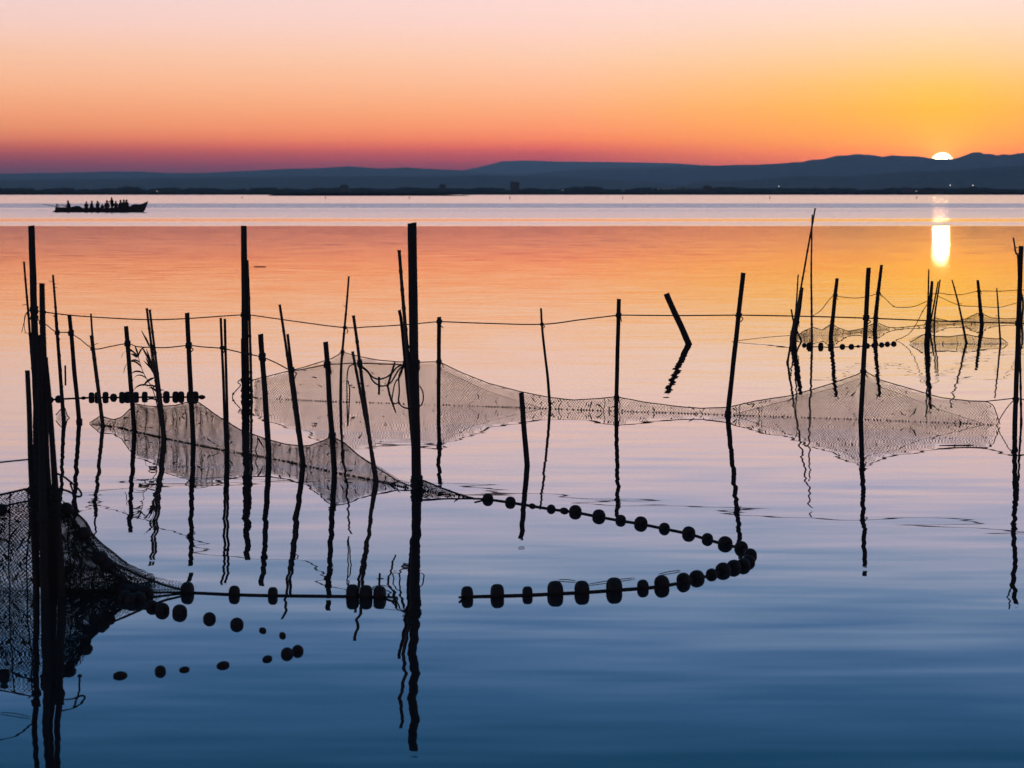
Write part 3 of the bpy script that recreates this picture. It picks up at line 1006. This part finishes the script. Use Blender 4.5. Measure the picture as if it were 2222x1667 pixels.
TOPB1 = [(546, 825), (600, 812), (660, 797), (720, 778), (736, 769), (742, 762), (752, 767), (785, 775), (830, 783), (870, 785.5), (915, 786), (953, 785),
         (975, 796), (1000, 808), (1060, 832), (1130, 850), (1195, 863), (1245, 868), (1300, 865), (1337, 861), (1400, 873), (1470, 882), (1520, 886.5), (1582, 884)]
TOPB2 = [(1582, 884), (1640, 870), (1720, 858), (1800, 834), (1858, 814), (1876, 805), (1910, 825), (1980, 845), (2040, 863), (2100, 870), (2140, 871), (2156, 880), (2163, 900), (2170, 921)]
net('long grey net with two peaks hung past the tallest bare post', TOPB1, yb, 0.027, 0.00125, [(0.0, 0.03, 1.0, 1.0), (0.22, 0.06, 1.06, 5.0)], NETM, scraps=90, cords=(1238, 1330, 1359))
net('wide tent-shaped net rising to its highest peak at the leaning stakes', TOPB2, lambda x: yb(x), 0.026, 0.00125, [(0.0, 0.03, 1.0, 2.0), (0.20, 0.05, 1.07, 6.0)], NETM, scraps=80, cords=(1607,))
net('inner funnel of fine netting narrowing towards the thin wavy stick', [(953, 800), (1000, 822), (1060, 850), (1130, 872), (1176, 886)], yb, 0.022, 0.0010, [(0.10, 0.02, 1.0, 3.0)], NETM, beads=False, hr=0.002)
net('inner funnel of fine netting spreading from the leaning waist stake', [(1590, 899), (1640, 887), (1720, 866), (1800, 845), (1866, 822)], yb, 0.022, 0.0010, [(0.10, 0.02, 1.0, 4.0)], NETM, beads=False, hr=0.002)
net('inner fold of fine netting falling from the highest peak towards the end stake', [(1869, 822), (1900, 836), (1960, 858), (2050, 893), (2130, 918)], yb, 0.022, 0.0010, [(0.12, 0.02, 1.0, 7.0)], NETM, beads=False, hr=0.002)
TOPL = [(195, 918), (205, 911), (218, 903), (226, 906), (246, 911), (265, 905), (285, 885), (292, 876), (320, 881.5), (345, 882.5), (380, 880), (410, 872), (420, 869), (432, 874), (475, 905), (495, 917),
        (520, 932), (580, 954), (620, 964), (656, 968), (672, 967), (700, 957), (720, 948), (745, 960), (780, 990), (825, 1020), (865, 1045), (898, 1058)]
net('short grey-green net with a high peak strung between the leaning canes', TOPL, yl, 0.019, 0.0012, [(0.0, 0.03, 1.0, 11.0), (0.16, 0.05, 1.05, 12.0)], NETD, scraps=60, cords=(250, 592, 866))
net('small knotted net tapering from the tallest post to the float line', [(908, 1040), (922, 1044), (960, 1060), (1008, 1077), (1030, 1082)], yl, 0.016, 0.0016, [(0.0, 0.02, 1.0, 21.0), (0.08, 0.03, 1.1, 22.0)], NETD, scraps=14, hr=0.006)
net('small dark scrap of net on the long thin cane beside the bundle', [(121, 901), (128, 893), (136, 884), (141, 886), (146, 903), (151, 906)], lambda x: 907.0, 0.012, 0.0012, [(0.0, 0.02, 1.0, 25.0)], NETD, beads=False)


rope('end of the head rope running free to the far end stake', [(2140, 871, Db(2140)), (2170, 868, Db(2170)), (2203, 865, Db(2203)), (2235, 870, Db(2222))], 0.0045)
rope('tail rope of the tent-shaped net slanting into the water by the end stake', [(2200, 868, Db(2200)), (2186, 884, Db(2185)), (2172, 905, Db(2172)), (2164, 922, Db(2164))], 0.004)
# near dark net at the bundle
def yc(x):
    return interp([(-120, 1279), (60, 1283), (400, 1288)], x)


net('near coarse net stretched off to the side from the bundle', [(-110, 1090), (0, 1074), (62, 1061), (72, 1058)], yc, 0.022, 0.0014, [(0.0, 0.04, 1.0, 31.0), (0.25, 0.08, 1.0, 32.0)], NETD, scraps=60, hr=0.006, beads=False, cords=(22, 60))
net('second coarse net hanging inside the near one, rope slung lower', [(-110, 1108), (0, 1100), (66, 1087)], yc, 0.019, 0.0015, [(0.12, 0.05, 1.0, 33.0), (0.35, 0.09, 1.1, 36.0)], NETD, scraps=40, hr=0.005, beads=False)
net('dark folded wing of net sloping from the bundle to the water', [(112, 1075), (126, 1090), (142, 1107), (182, 1158), (218, 1212), (245, 1240), (270, 1258), (300, 1274), (335, 1284)], yc, 0.011, 0.0019,
    [(-0.05, 0.04, 1.0, 41.0), (0.06, 0.06, 1.1, 42.0), (0.18, 0.08, 1.05, 43.0), (0.3, 0.1, 0.95, 44.0)], NETD, scraps=40, hr=0.006, beads=False, cords=(150, 175, 205, 230))
net('pale thin net tapering past the folded wing to a float', [(225, 1212), (246, 1224), (320, 1257), (360, 1271), (398, 1281), (415, 1284)], lambda x: yc(x) - 1, 0.014, 0.0011, [(0.1, 0.02, 1.0, 51.0), (0.18, 0.03, 1.1, 52.0)], NETD, hr=0.006, beads=False)

# distant nets
YR = [(1720, 736), (1765, 728), (1803, 728), (1900, 718), (1965, 712), (2011, 709), (2030, 706), (2121, 701), (2222, 698), (2300, 696)]
net('first distant net slung between the rotten stump and the knobbly stake', [(1724, 733), (1740, 722), (1763, 710), (1785, 717), (1800, 706), (1806, 704), (1820, 712), (1842, 719), (1865, 715), (1885, 708), (1898, 701), (1906, 701), (1925, 710), (1945, 712), (1975, 709), (2000, 706), (2012, 704)],
    lambda x: interp(YR, x), 0.027, 0.0014, [(0.0, 0.04, 1.0, 61.0), (0.25, 0.05, 1.3, 62.0)], NETM, scraps=30, beads=False, hr=0.006)
net('distant net with a peak at the bent stake', [(2012, 702), (2028, 690), (2060, 697), (2090, 695), (2121, 680), (2130, 680), (2150, 690), (2180, 692), (2210, 691), (2260, 688)],
    lambda x: interp(YR, x), 0.027, 0.0014, [(0.0, 0.04, 1.0, 63.0), (0.25, 0.05, 1.3, 64.0)], NETM, scraps=20, beads=False, hr=0.006)
net('low pointed distant net ending at the thin straight stick', [(1975, 743), (2000, 728), (2012, 724), (2030, 730), (2060, 731), (2088, 727), (2097, 726), (2130, 733), (2165, 736), (2172, 733), (2189, 747)],
    lambda x: 746.5, 0.027, 0.0014, [(0.0, 0.04, 1.0, 65.0), (0.25, 0.05, 1.3, 66.0)], NETM, scraps=16, hr=0.006, cords=(2012, 2078, 2097))

# ------------------------------------------------------------------ floats


def float_mesh(kind):
    """lathe a float round its X axis, with a rope hole through the larger ones"""
    mb = MB()
    if kind == 'puck':
        R, a, hole = 1.0, 0.70, 0.20
        prof = []
        for i in range(15):
            th = -math.pi / 2 + math.pi * i / 14
            cx_ = math.copysign(abs(math.sin(th)) ** 0.75, math.sin(th)) * a
            cy_ = hole + (R - hole) * abs(math.cos(th)) ** 0.62
            prof.append((cx_, cy_))
    elif kind == 'ball':
        R, hole = 1.0, 0.1
        prof = [(0.95 * math.sin(-math.pi / 2 + math.pi * i / 14), hole + (R - hole) * abs(math.cos(-math.pi / 2 + math.pi * i / 14)) ** 0.9) for i in range(15)]
    else:
        prof = [(1.9 * math.sin(-math.pi / 2 + math.pi * i / 12), 0.12 + 0.88 * abs(math.cos(-math.pi / 2 + math.pi * i / 12)) ** 1.3) for i in range(13)]
    seg = 20
    n = len(prof)
    for x, r in prof:
        for k in range(seg):
            an = 2 * math.pi * k / seg
            mb.v.append(Vector((x, r * math.cos(an), r * math.sin(an))))
    for i in range(n):
        i2 = (i + 1) % n
        for k in range(seg):
            k2 = (k + 1) % seg
            mb.f.append((i * seg + k, i * seg + k2, i2 * seg + k2, i2 * seg + k))
    return mb.mesh('float', FLOATM)


FM = {k: float_mesh(k) for k in ('puck', 'ball', 'olive')}


def float_line(label, items, r_rope=0.006, group='lines of net floats', rope_gaps=(), D=None, rope_z=None, extend=(), pre=()):
    """items: (x, y, kind, R) in photo pixels on the water"""
    pts = []
    for x, y, kind, R in items:
        p = W(x, y)
        c = R * ((0.38 if y < 900 or 1262 < y < 1300 else 0.16) if kind == 'puck' else 0.14 if kind == 'ball' else 0.25)
        pts.append(Vector((p.x, p.y, c)))
    e = empty('float_line', (pts[0].x, pts[0].y, 0), label, 'floats', group)
    n = len(pts)
    for i, (x, y, kind, R) in enumerate(items):
        t = (pts[min(i + 1, n - 1)] - pts[max(i - 1, 0)])
        t.z = 0
        t.normalize()
        o = bpy.data.objects.new('float', FM[kind])
        COL.objects.link(o)
        o.parent = e
        o.location = pts[i] - e.location
        o.scale = (R, R, R)
        o.rotation_euler = (random.uniform(-.2, .2), random.uniform(-.06, .06), math.atan2(t.y, t.x) + random.uniform(-.08, .08))
    full = [W(x, y, 0.012) for x, y in pre] + [Vector((p.x, p.y, rope_z if rope_z is not None else 0.003)) for p in pts] + [W(x, y, 0.012) for x, y in extend]
    MB().tube(smooth_path(full, 5), r_rope, 6).build('rope', ROPE, e)
    return e


PK, BL, OV = 'puck', 'ball', 'olive'
LOOP = [(1058.6, 1084.6, PK, 0.0368), (1107.5, 1091, PK, 0.0350), (1155, 1098.6, OV, .015), (1196, 1105.4, BL, 0.0276), (1224, 1109, OV, .018), (1248.4, 1112, PK, 0.0405), (1299.5, 1122, PK, 0.0414),
        (1347, 1130.5, PK, 0.0331), (1390.6, 1137.6, PK, 0.0414), (1441.7, 1148, PK, 0.0331), (1494.5, 1159, PK, 0.0396), (1535, 1171, PK, 0.0331), (1573.6, 1182, PK, 0.0423), (1608.4, 1191, PK, 0.0386),
        (1628, 1206.6, PK, 0.0368), (1624, 1221, PK, 0.0368), (1613, 1229, PK, 0.0386), (1592.5, 1233, PK, 0.0396), (1569, 1240, PK, 0.0414), (1544, 1248, PK, 0.0304), (1512, 1256.5, PK, 0.0405), (1483, 1264, PK, 0.0369),
        (1436, 1272.7, PK, 0.0417), (1395, 1277, PK, 0.0330), (1332.7, 1281.5, PK, 0.0485), (1262.7, 1286.4, PK, 0.0446), (1205, 1289, PK, 0.0485), (1144.6, 1292, PK, 0.0330), (1079, 1294, PK, 0.0446), (1013.7, 1296, PK, 0.0398)]
float_line('curved loop of dark floats on a rope on open water beyond the tallest post', LOOP, 0.0065, pre=((1030, 1082.5),), extend=((997, 1296.5),))
# twigs and spare line lying along the loop
float_line('straight row of floats leading from the near net towards the tallest post', [(407, 1287, PK, .041), (508.5, 1291, PK, .034), (592, 1293, PK, .032), (765, 1295, PK, .045), (794, 1296, PK, .044), (824, 1296.5, PK, .042)], 0.006,
           pre=((330, 1286),), extend=((862, 1297),))
float_line('loose string of small floats looping below the near net', [(330, 1318, PK, .031), (352, 1326, PK, .035), (390, 1331, PK, .037), (454.6, 1344, BL, .030), (514, 1356.5, BL, .031), (570, 1369, OV, .013), (613, 1380, OV, .014), (646, 1414, BL, .026), (623, 1420, BL, .027),
           (580, 1431, OV, .014), (484, 1445, OV, .016), (400, 1454, OV, .012), (348, 1458, BL, .024), (261, 1467, OV, .016)], 0.003, rope_z=-0.02)
float_line('cluster of floats bunched at the foot of the folded net wing', [(268, 1288, PK, .040), (280, 1294, PK, .042), (295, 1290, PK, .042), (313, 1296, PK, .044), (300, 1304, PK, .040), (286, 1306, PK, .038), (272, 1302, PK, .040)], 0.005)
float_line('row of dark disc floats lying behind the reeds', [(110, 868, BL, .028), (127, 866.5, BL, .034), (181, 864, OV, .014), (198.5, 863.5, PK, .040), (212, 863.5, PK, .042), (229, 863, PK, .042), (246.5, 863, BL, .036), (265, 863, PK, .042), (277, 862.5, PK, .042), (295, 862.5, PK, .040),
           (314, 862, PK, .040), (345, 862, PK, .040), (361, 862, PK, .044), (381, 862, PK, .042), (393, 862, PK, .042), (412, 862, PK, .042), (424, 862, PK, .042), (438, 862, OV, .018)], 0.006)
float_line('short row of distant floats below the first distant net', [(1745, 750, BL, .03), (1757, 752.5, PK, .044), (1781, 753, PK, .042), (1802, 754, PK, .042), (1828, 753, BL, .036), (1847.5, 753, BL, .036), (1862, 752, OV, .016), (1882, 751, BL, .034), (1896, 750, BL, .032), (1913, 749, BL, .034), (1925.5, 747.5, BL, .034), (1939.5, 747, BL, .036)], 0.005)

# floats tied along the sloping edge of the folded wing
e = empty('float_line', W(142, yc(142)), 'floats tied down the sloping edge of the dark net wing', 'floats', 'lines of net floats')
line = []
for x, y, R in ((142.5, 1107, .040), (182, 1159, .038), (218, 1212, .040), (232, 1227, .038), (262, 1262, .036), (283, 1277, .034)):
    p = P(x, y, DC)
    line.append(p)
    o = bpy.data.objects.new('float', FM[BL])
    COL.objects.link(o)
    o.parent = e
    o.location = p - e.location
    o.scale = (R * 0.95, R, R)
    o.rotation_euler = (0, math.radians(50), 0)
MB().tube(smooth_path(line, 5), 0.004, 6).build('rope', ROPE, e)
o = bpy.data.objects.new('float', FM[BL])
COL.objects.link(o)
o.location = P(2, 1107, DC - 0.05)
o.scale = (.032, .032, .032)
tag(o, 'single float tied on the inner rope of the near coarse net', 'float')

# floating twigs and straws
for x0, y0, x1, y1, lab in [(1212, 1258, 1250, 1261, 'thin straw floating inside the float loop beside the lower row'), (1429, 1246, 1477, 1238, 'long thin straw floating inside the bend of the float loop'),
                            (1276, 1268, 1378, 1254, 'longest dry stalk floating against the lower row of the float loop'), (1125, 1188.5, 1138, 1188, 'small leaf floating below the stump'),
                            (551, 579, 577, 579, 'dark stick floating far out in the calm orange water'), (0, 1546, 66, 1556, 'dark weed stem floating below the bundle')]:
    a, c = W(x0, y0, 0.004), W(x1, y1, 0.004)
    r = 0.0022 * (a.y / 12.0)
    mb = MB().tube(smooth_path([a, a.lerp(c, .5) + Vector((0, 0.01, 0.002)), c], 5), [r * 0.6] + [r] * 9 + [r * 0.4], 6)
    tag(mb.build('floating_straw', WEED), lab, 'straw')

# ------------------------------------------------------------------ reeds


def blade(e, a, d, droop, L, wd):
    """a strap leaf with a keel"""
    d = d.normalized()
    side = d.cross(Vector((random.uniform(-.5, .5), 1, random.uniform(-.6, .6)))).normalized()
    mb = MB()
    n = 9
    p = a.copy()
    dd = d.copy()
    for i in range(n + 1):
        t = i / n
        ww = wd * math.sin(math.pi * min(1, 0.12 + t * 0.88)) ** 0.7 * 0.5 + 0.0006
        up = side.cross(dd).normalized()
        mb.v += [p - side * ww, p - up * ww * 0.35, p + side * ww]
        p = p + dd * (L / n)
        dd = (dd + Vector((0, 0, -droop / n * (0.4 + 1.6 * t)))).normalized()
    for i in range(n):
        for j in range(2):
            q = i * 3 + j
            mb.f.append((q, q + 1, q + 4, q + 3))
    mb.build('leaf', LEAF, e)


def reed(label, path, leaves):
    D = DW(path[-1][1])
    w_ = [P(x, y, D) for x, y in path]
    e = empty('reed_plant', w_[-1], label, 'reed', 'reeds caught among the stakes')
    q = smooth_path(w_, 6)
    q.append(q[-1] + Vector((0, 0, -0.1)))
    MB().tube(q, [0.0025 + 0.002 * i / len(q) for i in range(len(q))], 6).build('stem', LEAF, e)
    for x, y, dx, dz, droop, L in leaves:
        blade(e, P(x, y, D), Vector((dx, random.uniform(-.3, .3), dz)), droop, L, random.uniform(0.013, 0.02))


reed('green reed stem bowed over with drooping leaves beside the straight stake', [(299, 771), (306, 795), (314, 815), (333, 850), (345, 905), (346, 942)],
     [(301, 777, -.6, .9, 3.6, .21), (303, 786, -.9, .6, 4.4, .16), (307, 797, -.7, .8, 4.6, .24), (311, 810, -1, .5, 4.0, .19), (318, 822, -.8, .7, 4.8, .20), (326, 838, -1, .35, 2.6, .20),
      (300, 772, -.25, 1, .6, .09), (300, 774, .3, 1, 2.4, .12), (330, 845, .5, .8, 3.6, .12), (297, 776, -.7, .7, 1.0, .07), (338, 868, -.9, .4, 4.0, .15), (340, 880, .9, .6, 3.8, .11)])
reed('green reed with upright leaf tufts growing against the twin leaning canes', [(325, 745), (330, 790), (340, 850), (352, 945)],
     [(322, 748, -.5, 1, .1, .14), (324, 752, -.35, 1, .1, .10), (329, 792, -.5, 1, .2, .18), (330, 796, -.25, 1, .3, .16), (331, 800, .0, 1, .2, .14), (332, 805, -.6, .8, .2, .12), (334, 820, -.5, -.2, 1, .12), (335, 825, .4, -.8, .6, .10),
      (337, 840, -.8, .5, 2, .09), (339, 850, -.6, .7, 2.2, .10), (340, 853, .6, .7, 2.2, .08), (333, 810, -.4, 1, .2, .15), (331, 800, .35, -1, .2, .10)])

# ------------------------------------------------------------------ boat
BOATM = mat('dark painted boat wood', (0.018, 0.017, 0.017), (0.010, 0.010, 0.011), 0.6, 4, (0.2, 1, 1), 0.2)
TARP = mat('dark tarpaulin', (0.030, 0.032, 0.036), (0.016, 0.018, 0.020), 0.7, 3, (1, 1, 1), 0.3)
YBOAT = 460.5
DBO = DW(YBOAT)


def BP(x, y, dy=0.0):
    p = P(x, y, DBO)
    return Vector((p.x, DBO + dy, p.z))


boat = empty('boat', W(217, YBOAT), 'long wooden boat carrying a row of passengers across the lake', 'boat')
st = [(121, 450.5, .42, -.16), (132, 450.8, .72, -.18), (150, 451.2, .95, -.2), (180, 452, 1.05, -.2), (220, 452.3, 1.08, -.2), (260, 451.2, 1.0, -.2), (285, 449, .80, -.2),
      (300, 446, .52, -.19), (309, 443, .28, -.15), (315, 440.5, .12, .25), (319, 438.3, .05, .75), (321, 437.3, .03, 1.0)]
mb = MB()
for x, yg, hb, zb in st:
    g = BP(x, yg)
    X, zg = g.x, g.z
    fl = max(0.04, zb + 0.1) if zb < 0.2 else zg - 0.06
    half = [(0, zb), (hb * .7, zb + 0.04), (hb * .93, (zb + zg) * .5), (hb, zg), (hb + .04, zg + .03), (hb - .04 if hb > .08 else hb * .4, zg + .03), (max(hb - .1, hb * .3), min(zg, fl + .02)), (0, fl)]
    ring = [Vector((X, DBO - a, z)) for a, z in half] + [Vector((X, DBO + a, z)) for a, z in half[-2:0:-1]]
    mb.v += ring
nr = 14
for i in range(len(st) - 1):
    for k in range(nr):
        k2 = (k + 1) % nr
        mb.f.append((i * nr + k, i * nr + k2, (i + 1) * nr + k2, (i + 1) * nr + k))
mb.f.append(tuple(range(nr)))
mb.f.append(tuple(range((len(st) - 1) * nr, len(st) * nr))[::-1])
mb.build('hull', BOATM, boat, False)
mb = MB()
for dy in (-.04, .04):
    for x, y in ((113.5, 460.2), (122.5, 455), (122.5, 462), (114, 462)):
        mb.v.append(BP(x, y, dy))
mb.f = [(0, 1, 2, 3), (7, 6, 5, 4), (0, 4, 5, 1), (1, 5, 6, 2), (2, 6, 7, 3), (3, 7, 4, 0)]
mb.build('rudder', BOATM, boat, False)
MB().tube([BP(123.3, 459), BP(123.6, 443.4)], [.07, .06], 8).build('stern_post', BOATM, boat)
MB().blob(BP(123.4, 443.8), (.10, .10, .08), 8, 6).build('post_head', BOATM, boat)
MB().tube([BP(123.5, 445.4), BP(146, 445.6)], .035, 6).build('tiller', BOATM, boat)
MB().tube([BP(92, 443.6, -.2), BP(123, 448, -.2)], [.02, .04], 6).build('boom', BOATM, boat)
MB().tube([BP(127, 457), BP(127, 446.5)], .035, 6).build('stanchion', BOATM, boat)
for x in (190, 205, 222, 240, 256, 272):
    c = BP(x, 453.6)
    MB().box((c.x, DBO, 0.30), (.28, 1.9, .05)).build('bench', BOATM, boat, False)
for lab, pts_ in (('rounded tarpaulin heap in the stern of the boat behind the helmsman', ((152, 450, .35), (160, 447.4, .5), (168, 446.6, .55), (174, 447.4, .5), (177.5, 451, .4))),
                  ('tarpaulin heap under the raised bow of the boat', ((280, 449.5, .45), (288, 444.2, .5), (293, 442.6, .45), (300, 443.6, .35), (307, 443.4, .2)))):
    mb = MB()
    ctr = [BP(x, y) for x, y, hw in pts_]
    seg = 10
    for (x, y, hw), c in zip(pts_, ctr):
        for k in range(seg + 1):
            a = math.pi * k / seg
            mb.v.append(Vector((c.x, DBO - hw * math.cos(a), 0.12 + (c.z - 0.12) * math.sin(a) ** 0.6 + random.uniform(-.02, .02))))
    n = len(pts_)
    for i in range(n - 1):
        for k in range(seg):
            mb.f.append((i * (seg + 1) + k, i * (seg + 1) + k + 1, (i + 1) * (seg + 1) + k + 1, (i + 1) * (seg + 1) + k))
    mb.f.append(tuple(range(seg + 1))[::-1])
    mb.f.append(tuple((n - 1) * (seg + 1) + k for k in range(seg + 1)))
    tag(mb.build('tarpaulin', TARP), lab, 'tarpaulin')

# ------------------------------------------------------------------ people
SKIN = mat('skin', (0.25, 0.15, 0.10), (0.20, 0.12, 0.08), 0.6, 10, (1, 1, 1), 0)
HAIR = mat('dark hair', (0.02, 0.015, 0.012), None, 0.7, 30, (1, 1, 1), 0.3)
COATS = [mat('coat %d' % i, c, None, 0.9, 8, (1, 1, 1), 0.2) for i, c in enumerate([(.020, .022, .03), (.030, .022, .02), (.018, .024, .022), (.028, .026, .026)])]


def person(label, xpx, ytop, pose='sit', face=0.0, dy=0.0, ci=0, arms='lap', lean=0.0, hood=False):
    top = BP(xpx, ytop, dy)
    zs = 0.335 if pose == 'sit' else 0.045
    nom = 0.88 if pose == 'sit' else 1.70
    k = (top.z - zs) / nom
    f = Vector((math.cos(face), math.sin(face), 0))
    r = Vector((f.y, -f.x, 0))
    o0 = Vector((top.x, DBO + dy, zs))
    hip = 0.0 if pose == 'sit' else 0.82

    def q(fw, rt, z):
        return o0 + (f * (fw + lean * max(0, z - hip)) + r * rt) * k + Vector((0, 0, z * k))

    mb = MB()
    H = hip
    kb = k * 1.28
    mb.tube([q(-.02, 0, H - .02), q(0, 0, H + .10), q(0, 0, H + .28), q(0, 0, H + .44), q(-.01, 0, H + .57), q(0, 0, H + .63)], [v * kb for v in (.16, .175, .16, .165, .13, .075)], 14)
    for s in (-1, 1):
        mb.tube([q(0, s * .06, H + .53), q(0, s * .13, H + .54), q(0, s * .20, H + .50)], [.085 * kb, .085 * kb, .066 * kb], 10)
    mb.tube([q(0, 0, H + .56), q(.015, 0, H + .70)], .06 * kb, 10)
    hc = q(.02, 0, H + .755)
    mb.blob(hc, (.10 * k, .10 * k, .125 * k), 14, 10)
    mb.blob(hc + f * .105 * k + Vector((0, 0, -.01 * k)), (.02 * k, .02 * k, .024 * k), 8, 6)   # nose
    mb.blob(hc + f * .06 * k + Vector((0, 0, -.08 * k)), (.05 * k, .05 * k, .038 * k), 8, 6)  # chin
    for s in (-1, 1):
        mb.blob(hc + r * s * .10 * k, (.015 * k, .022 * k, .032 * k), 8, 6)   # ears
    hands = []
    for s in (-1, 1):
        sh = q(0, s * .19, H + .49)
        if arms == 'lap':
            el, wr = q(.06, s * .25, H + .22), q(.28, s * .12, H + .16)
        elif arms == 'face':
            el, wr = q(.16, s * .24, H + .32), q(.19, s * .07, H + .62)
        elif arms == 'tiller':
            el, wr = q(.12, s * .24, H + .26), q(.36, s * .16, H + .26)
        elif arms == 'reach':
            el, wr = q(.2, s * .2, H + .32), q(.42, s * .14, H + .34)
        else:
            el, wr = q(-.02, s * .25, H + .20), q(.05, s * .25, H - .04)
        mb.tube([sh, sh.lerp(el, .5), el, el.lerp(wr, .5), wr], [v * kb for v in (.066, .060, .052, .046, .034)], 10)
        hd = (wr - el).normalized()
        hands.append((wr, hd, s))
        mb.tube([wr, wr + hd * .05 * k, wr + hd * .085 * k], [.03 * k, .036 * k, .032 * k], 8)
        if pose == 'sit':
            hp, kn, an = q(0, s * .09, .06), q(.42, s * .12, .09), q(.40, s * .12, -.28)
        else:
            hp, kn, an = q(0, s * .09, H), q(.03, s * .11, .46), q(-.02 + .04 * s, s * .11, .07)
        mb.tube([hp, hp.lerp(kn, .5), kn, kn.lerp(an, .4), an], [v * kb for v in (.095, .085, .062, .058, .042)], 10)
        mb.tube([an + Vector((0, 0, -.01)), an + f * .08 * k + Vector((0, 0, -.025 * k)), an + f * .19 * k + Vector((0, 0, -.035 * k))], [.045 * k, .042 * k, .03 * k], 8)
    me = mb.mesh('body', COATS[ci])
    tmp = bpy.data.objects.new('body_tmp', me)
    COL.objects.link(tmp)
    md = tmp.modifiers.new('r', 'REMESH')
    md.mode = 'VOXEL'
    md.voxel_size = 0.024
    bpy.context.view_layer.update()
    dg = bpy.context.evaluated_depsgraph_get()
    me2 = bpy.data.meshes.new_from_object(tmp.evaluated_get(dg))
    bpy.data.objects.remove(tmp)
    # fingers
    fb = MB()
    for wr, hd, s in hands:
        side = hd.cross(Vector((0, 0, 1)))
        side = side.normalized() if side.length > .1 else f
        up = side.cross(hd)
        a0 = wr + hd * .085 * k
        for j, L in enumerate((.065, .075, .07, .055)):
            b0 = a0 + side * (j - 1.5) * .019 * k
            fb.tube([b0, b0 + (hd * .6 - up * .1) * L * k, b0 + (hd * .9 - up * .45) * L * k], [.0095 * k, .009 * k, .007 * k], 5)
        b0 = wr + hd * .03 * k - side * s * .034 * k
        fb.tube([b0, b0 + (hd - side * s) * .03 * k, b0 + (hd * 1.6 - side * s) * .035 * k], [.011 * k, .01 * k, .008 * k], 5)
    bm = bmesh.new()
    bm.from_mesh(me2)
    fm = fb.mesh('fingers', SKIN)
    n0 = len(bm.faces)
    bm.from_mesh(fm)
    bm.faces.ensure_lookup_table()
    nz = hc.z - .10 * k
    for i, fc in enumerate(bm.faces):
        fc.smooth = True
        c = fc.calc_center_median()
        fc.material_index = 1 if (i >= n0 or (c.z > nz and (c - hc).length < .17 * k) or any((c - h[0]).length < .09 * k for h in hands)) else 0
    for v in bm.verts:
        v.co -= o0
    nm = bpy.data.meshes.new('person')
    bm.to_mesh(nm)
    bm.free()
    nm.materials.append(COATS[ci])
    nm.materials.append(SKIN)
    o = bpy.data.objects.new('person', nm)
    COL.objects.link(o)
    o.location = o0
    tag(o, label, 'person', 'people in the boat')
    hb = MB().blob(hc - f * .018 * k + Vector((0, 0, .028 * k)) - o0, (.108 * k, .108 * k, .115 * k if not hood else .14 * k), 12, 8, .03)
    h = hb.build('hood' if hood else 'hair', COATS[ci] if hood else HAIR, o, True, False)
    return o


pi = math.pi
person('helmsman in a dark coat sitting at the tiller in the stern', 149.5, 435.2, 'sit', pi, 0.0, 0, 'tiller', 0.12)
person('passenger with arms raised sitting first behind the stern heap', 188.5, 437.4, 'sit', -pi / 2, -.3, 1, 'face')
person('passenger in a wide coat, second behind the stern heap', 196.8, 436.4, 'sit', -0.2, .3, 2, 'lap', .1, True)
person('passenger holding something up to the face, before the small child', 212, 436.0, 'sit', 0.3, -.2, 3, 'face')
person('smallest passenger, a child sitting low between two adults', 221.6, 442.2, 'sit', -pi / 2, .1, 0, 'lap')
person('passenger in a bulky hooded coat beside the standing person', 232.8, 435.2, 'sit', -pi / 2, -.2, 1, 'lap', 0, True)
person('the only person standing up in the boat, arms reaching out', 242.5, 428.2, 'stand', pi * .9, .15, 2, 'reach', .06)
person('passenger with arms raised sitting just past the standing person', 252, 436.2, 'sit', -pi / 2, -.2, 3, 'face')
person('passenger in a pointed hood between the raised arms and the close pair', 262, 434.6, 'sit', pi * .8, .2, 0, 'lap', .1, True)
person('passenger of the close pair seated nearer the stern', 269.6, 433.2, 'sit', -pi * .4, -.3, 1, 'lap')
person('passenger of the close pair seated nearer the bow', 274.6, 433.4, 'sit', pi, .3, 2, 'lap', .06)

# ------------------------------------------------------------------ bird
p = P(1357, 324, 420)
e = empty('bird', p, 'small dark bird flying low over the far hills', 'bird')
mb = MB()
mb.tube([p + Vector((-.16, 0, 0)), p + Vector((-.05, 0, .01)), p + Vector((.08, 0, .01)), p + Vector((.17, 0, .03)), p + Vector((.22, 0, .025))], [.01, .05, .055, .03, .008], 8)
mb.build('body', WEED, e)
for s in (-1, 1):
    mb = MB()
    mb.v = [p + Vector(q) for q in ((.06, 0, .03), (.02, s * .18, .12), (-.03, s * .42, .05), (-.06, s * .18, .10), (-.06, 0, .03), (.0, s * .18, .095))]
    mb.f = [(0, 1, 5, 4), (1, 2, 5), (2, 3, 5), (3, 4, 5)]
    mb.build('wing', WEED, e)

# ------------------------------------------------------------------ air
hm = bpy.data.materials.new('haze')
hm.use_nodes = True
hm.node_tree.nodes.clear()
ht = NT(hm.node_tree)
ho = ht.n('ShaderNodeOutputMaterial')
pv = ht.n('ShaderNodeVolumePrincipled')
pv.inputs['Color'].default_value = (0.48, 0.82, 1.0, 1)
pv.inputs['Density'].default_value = HAZE_DENS
pv.inputs['Anisotropy'].default_value = 0.45
ht.l(pv.outputs[0], ho.inputs['Volume'])
o = MB().box((0, 20900, 268.5), (30000, 42600, 539)).build('haze', hm, None, False)
tag(o, 'thin evening haze over the lake and hills', 'haze', kind='stuff')
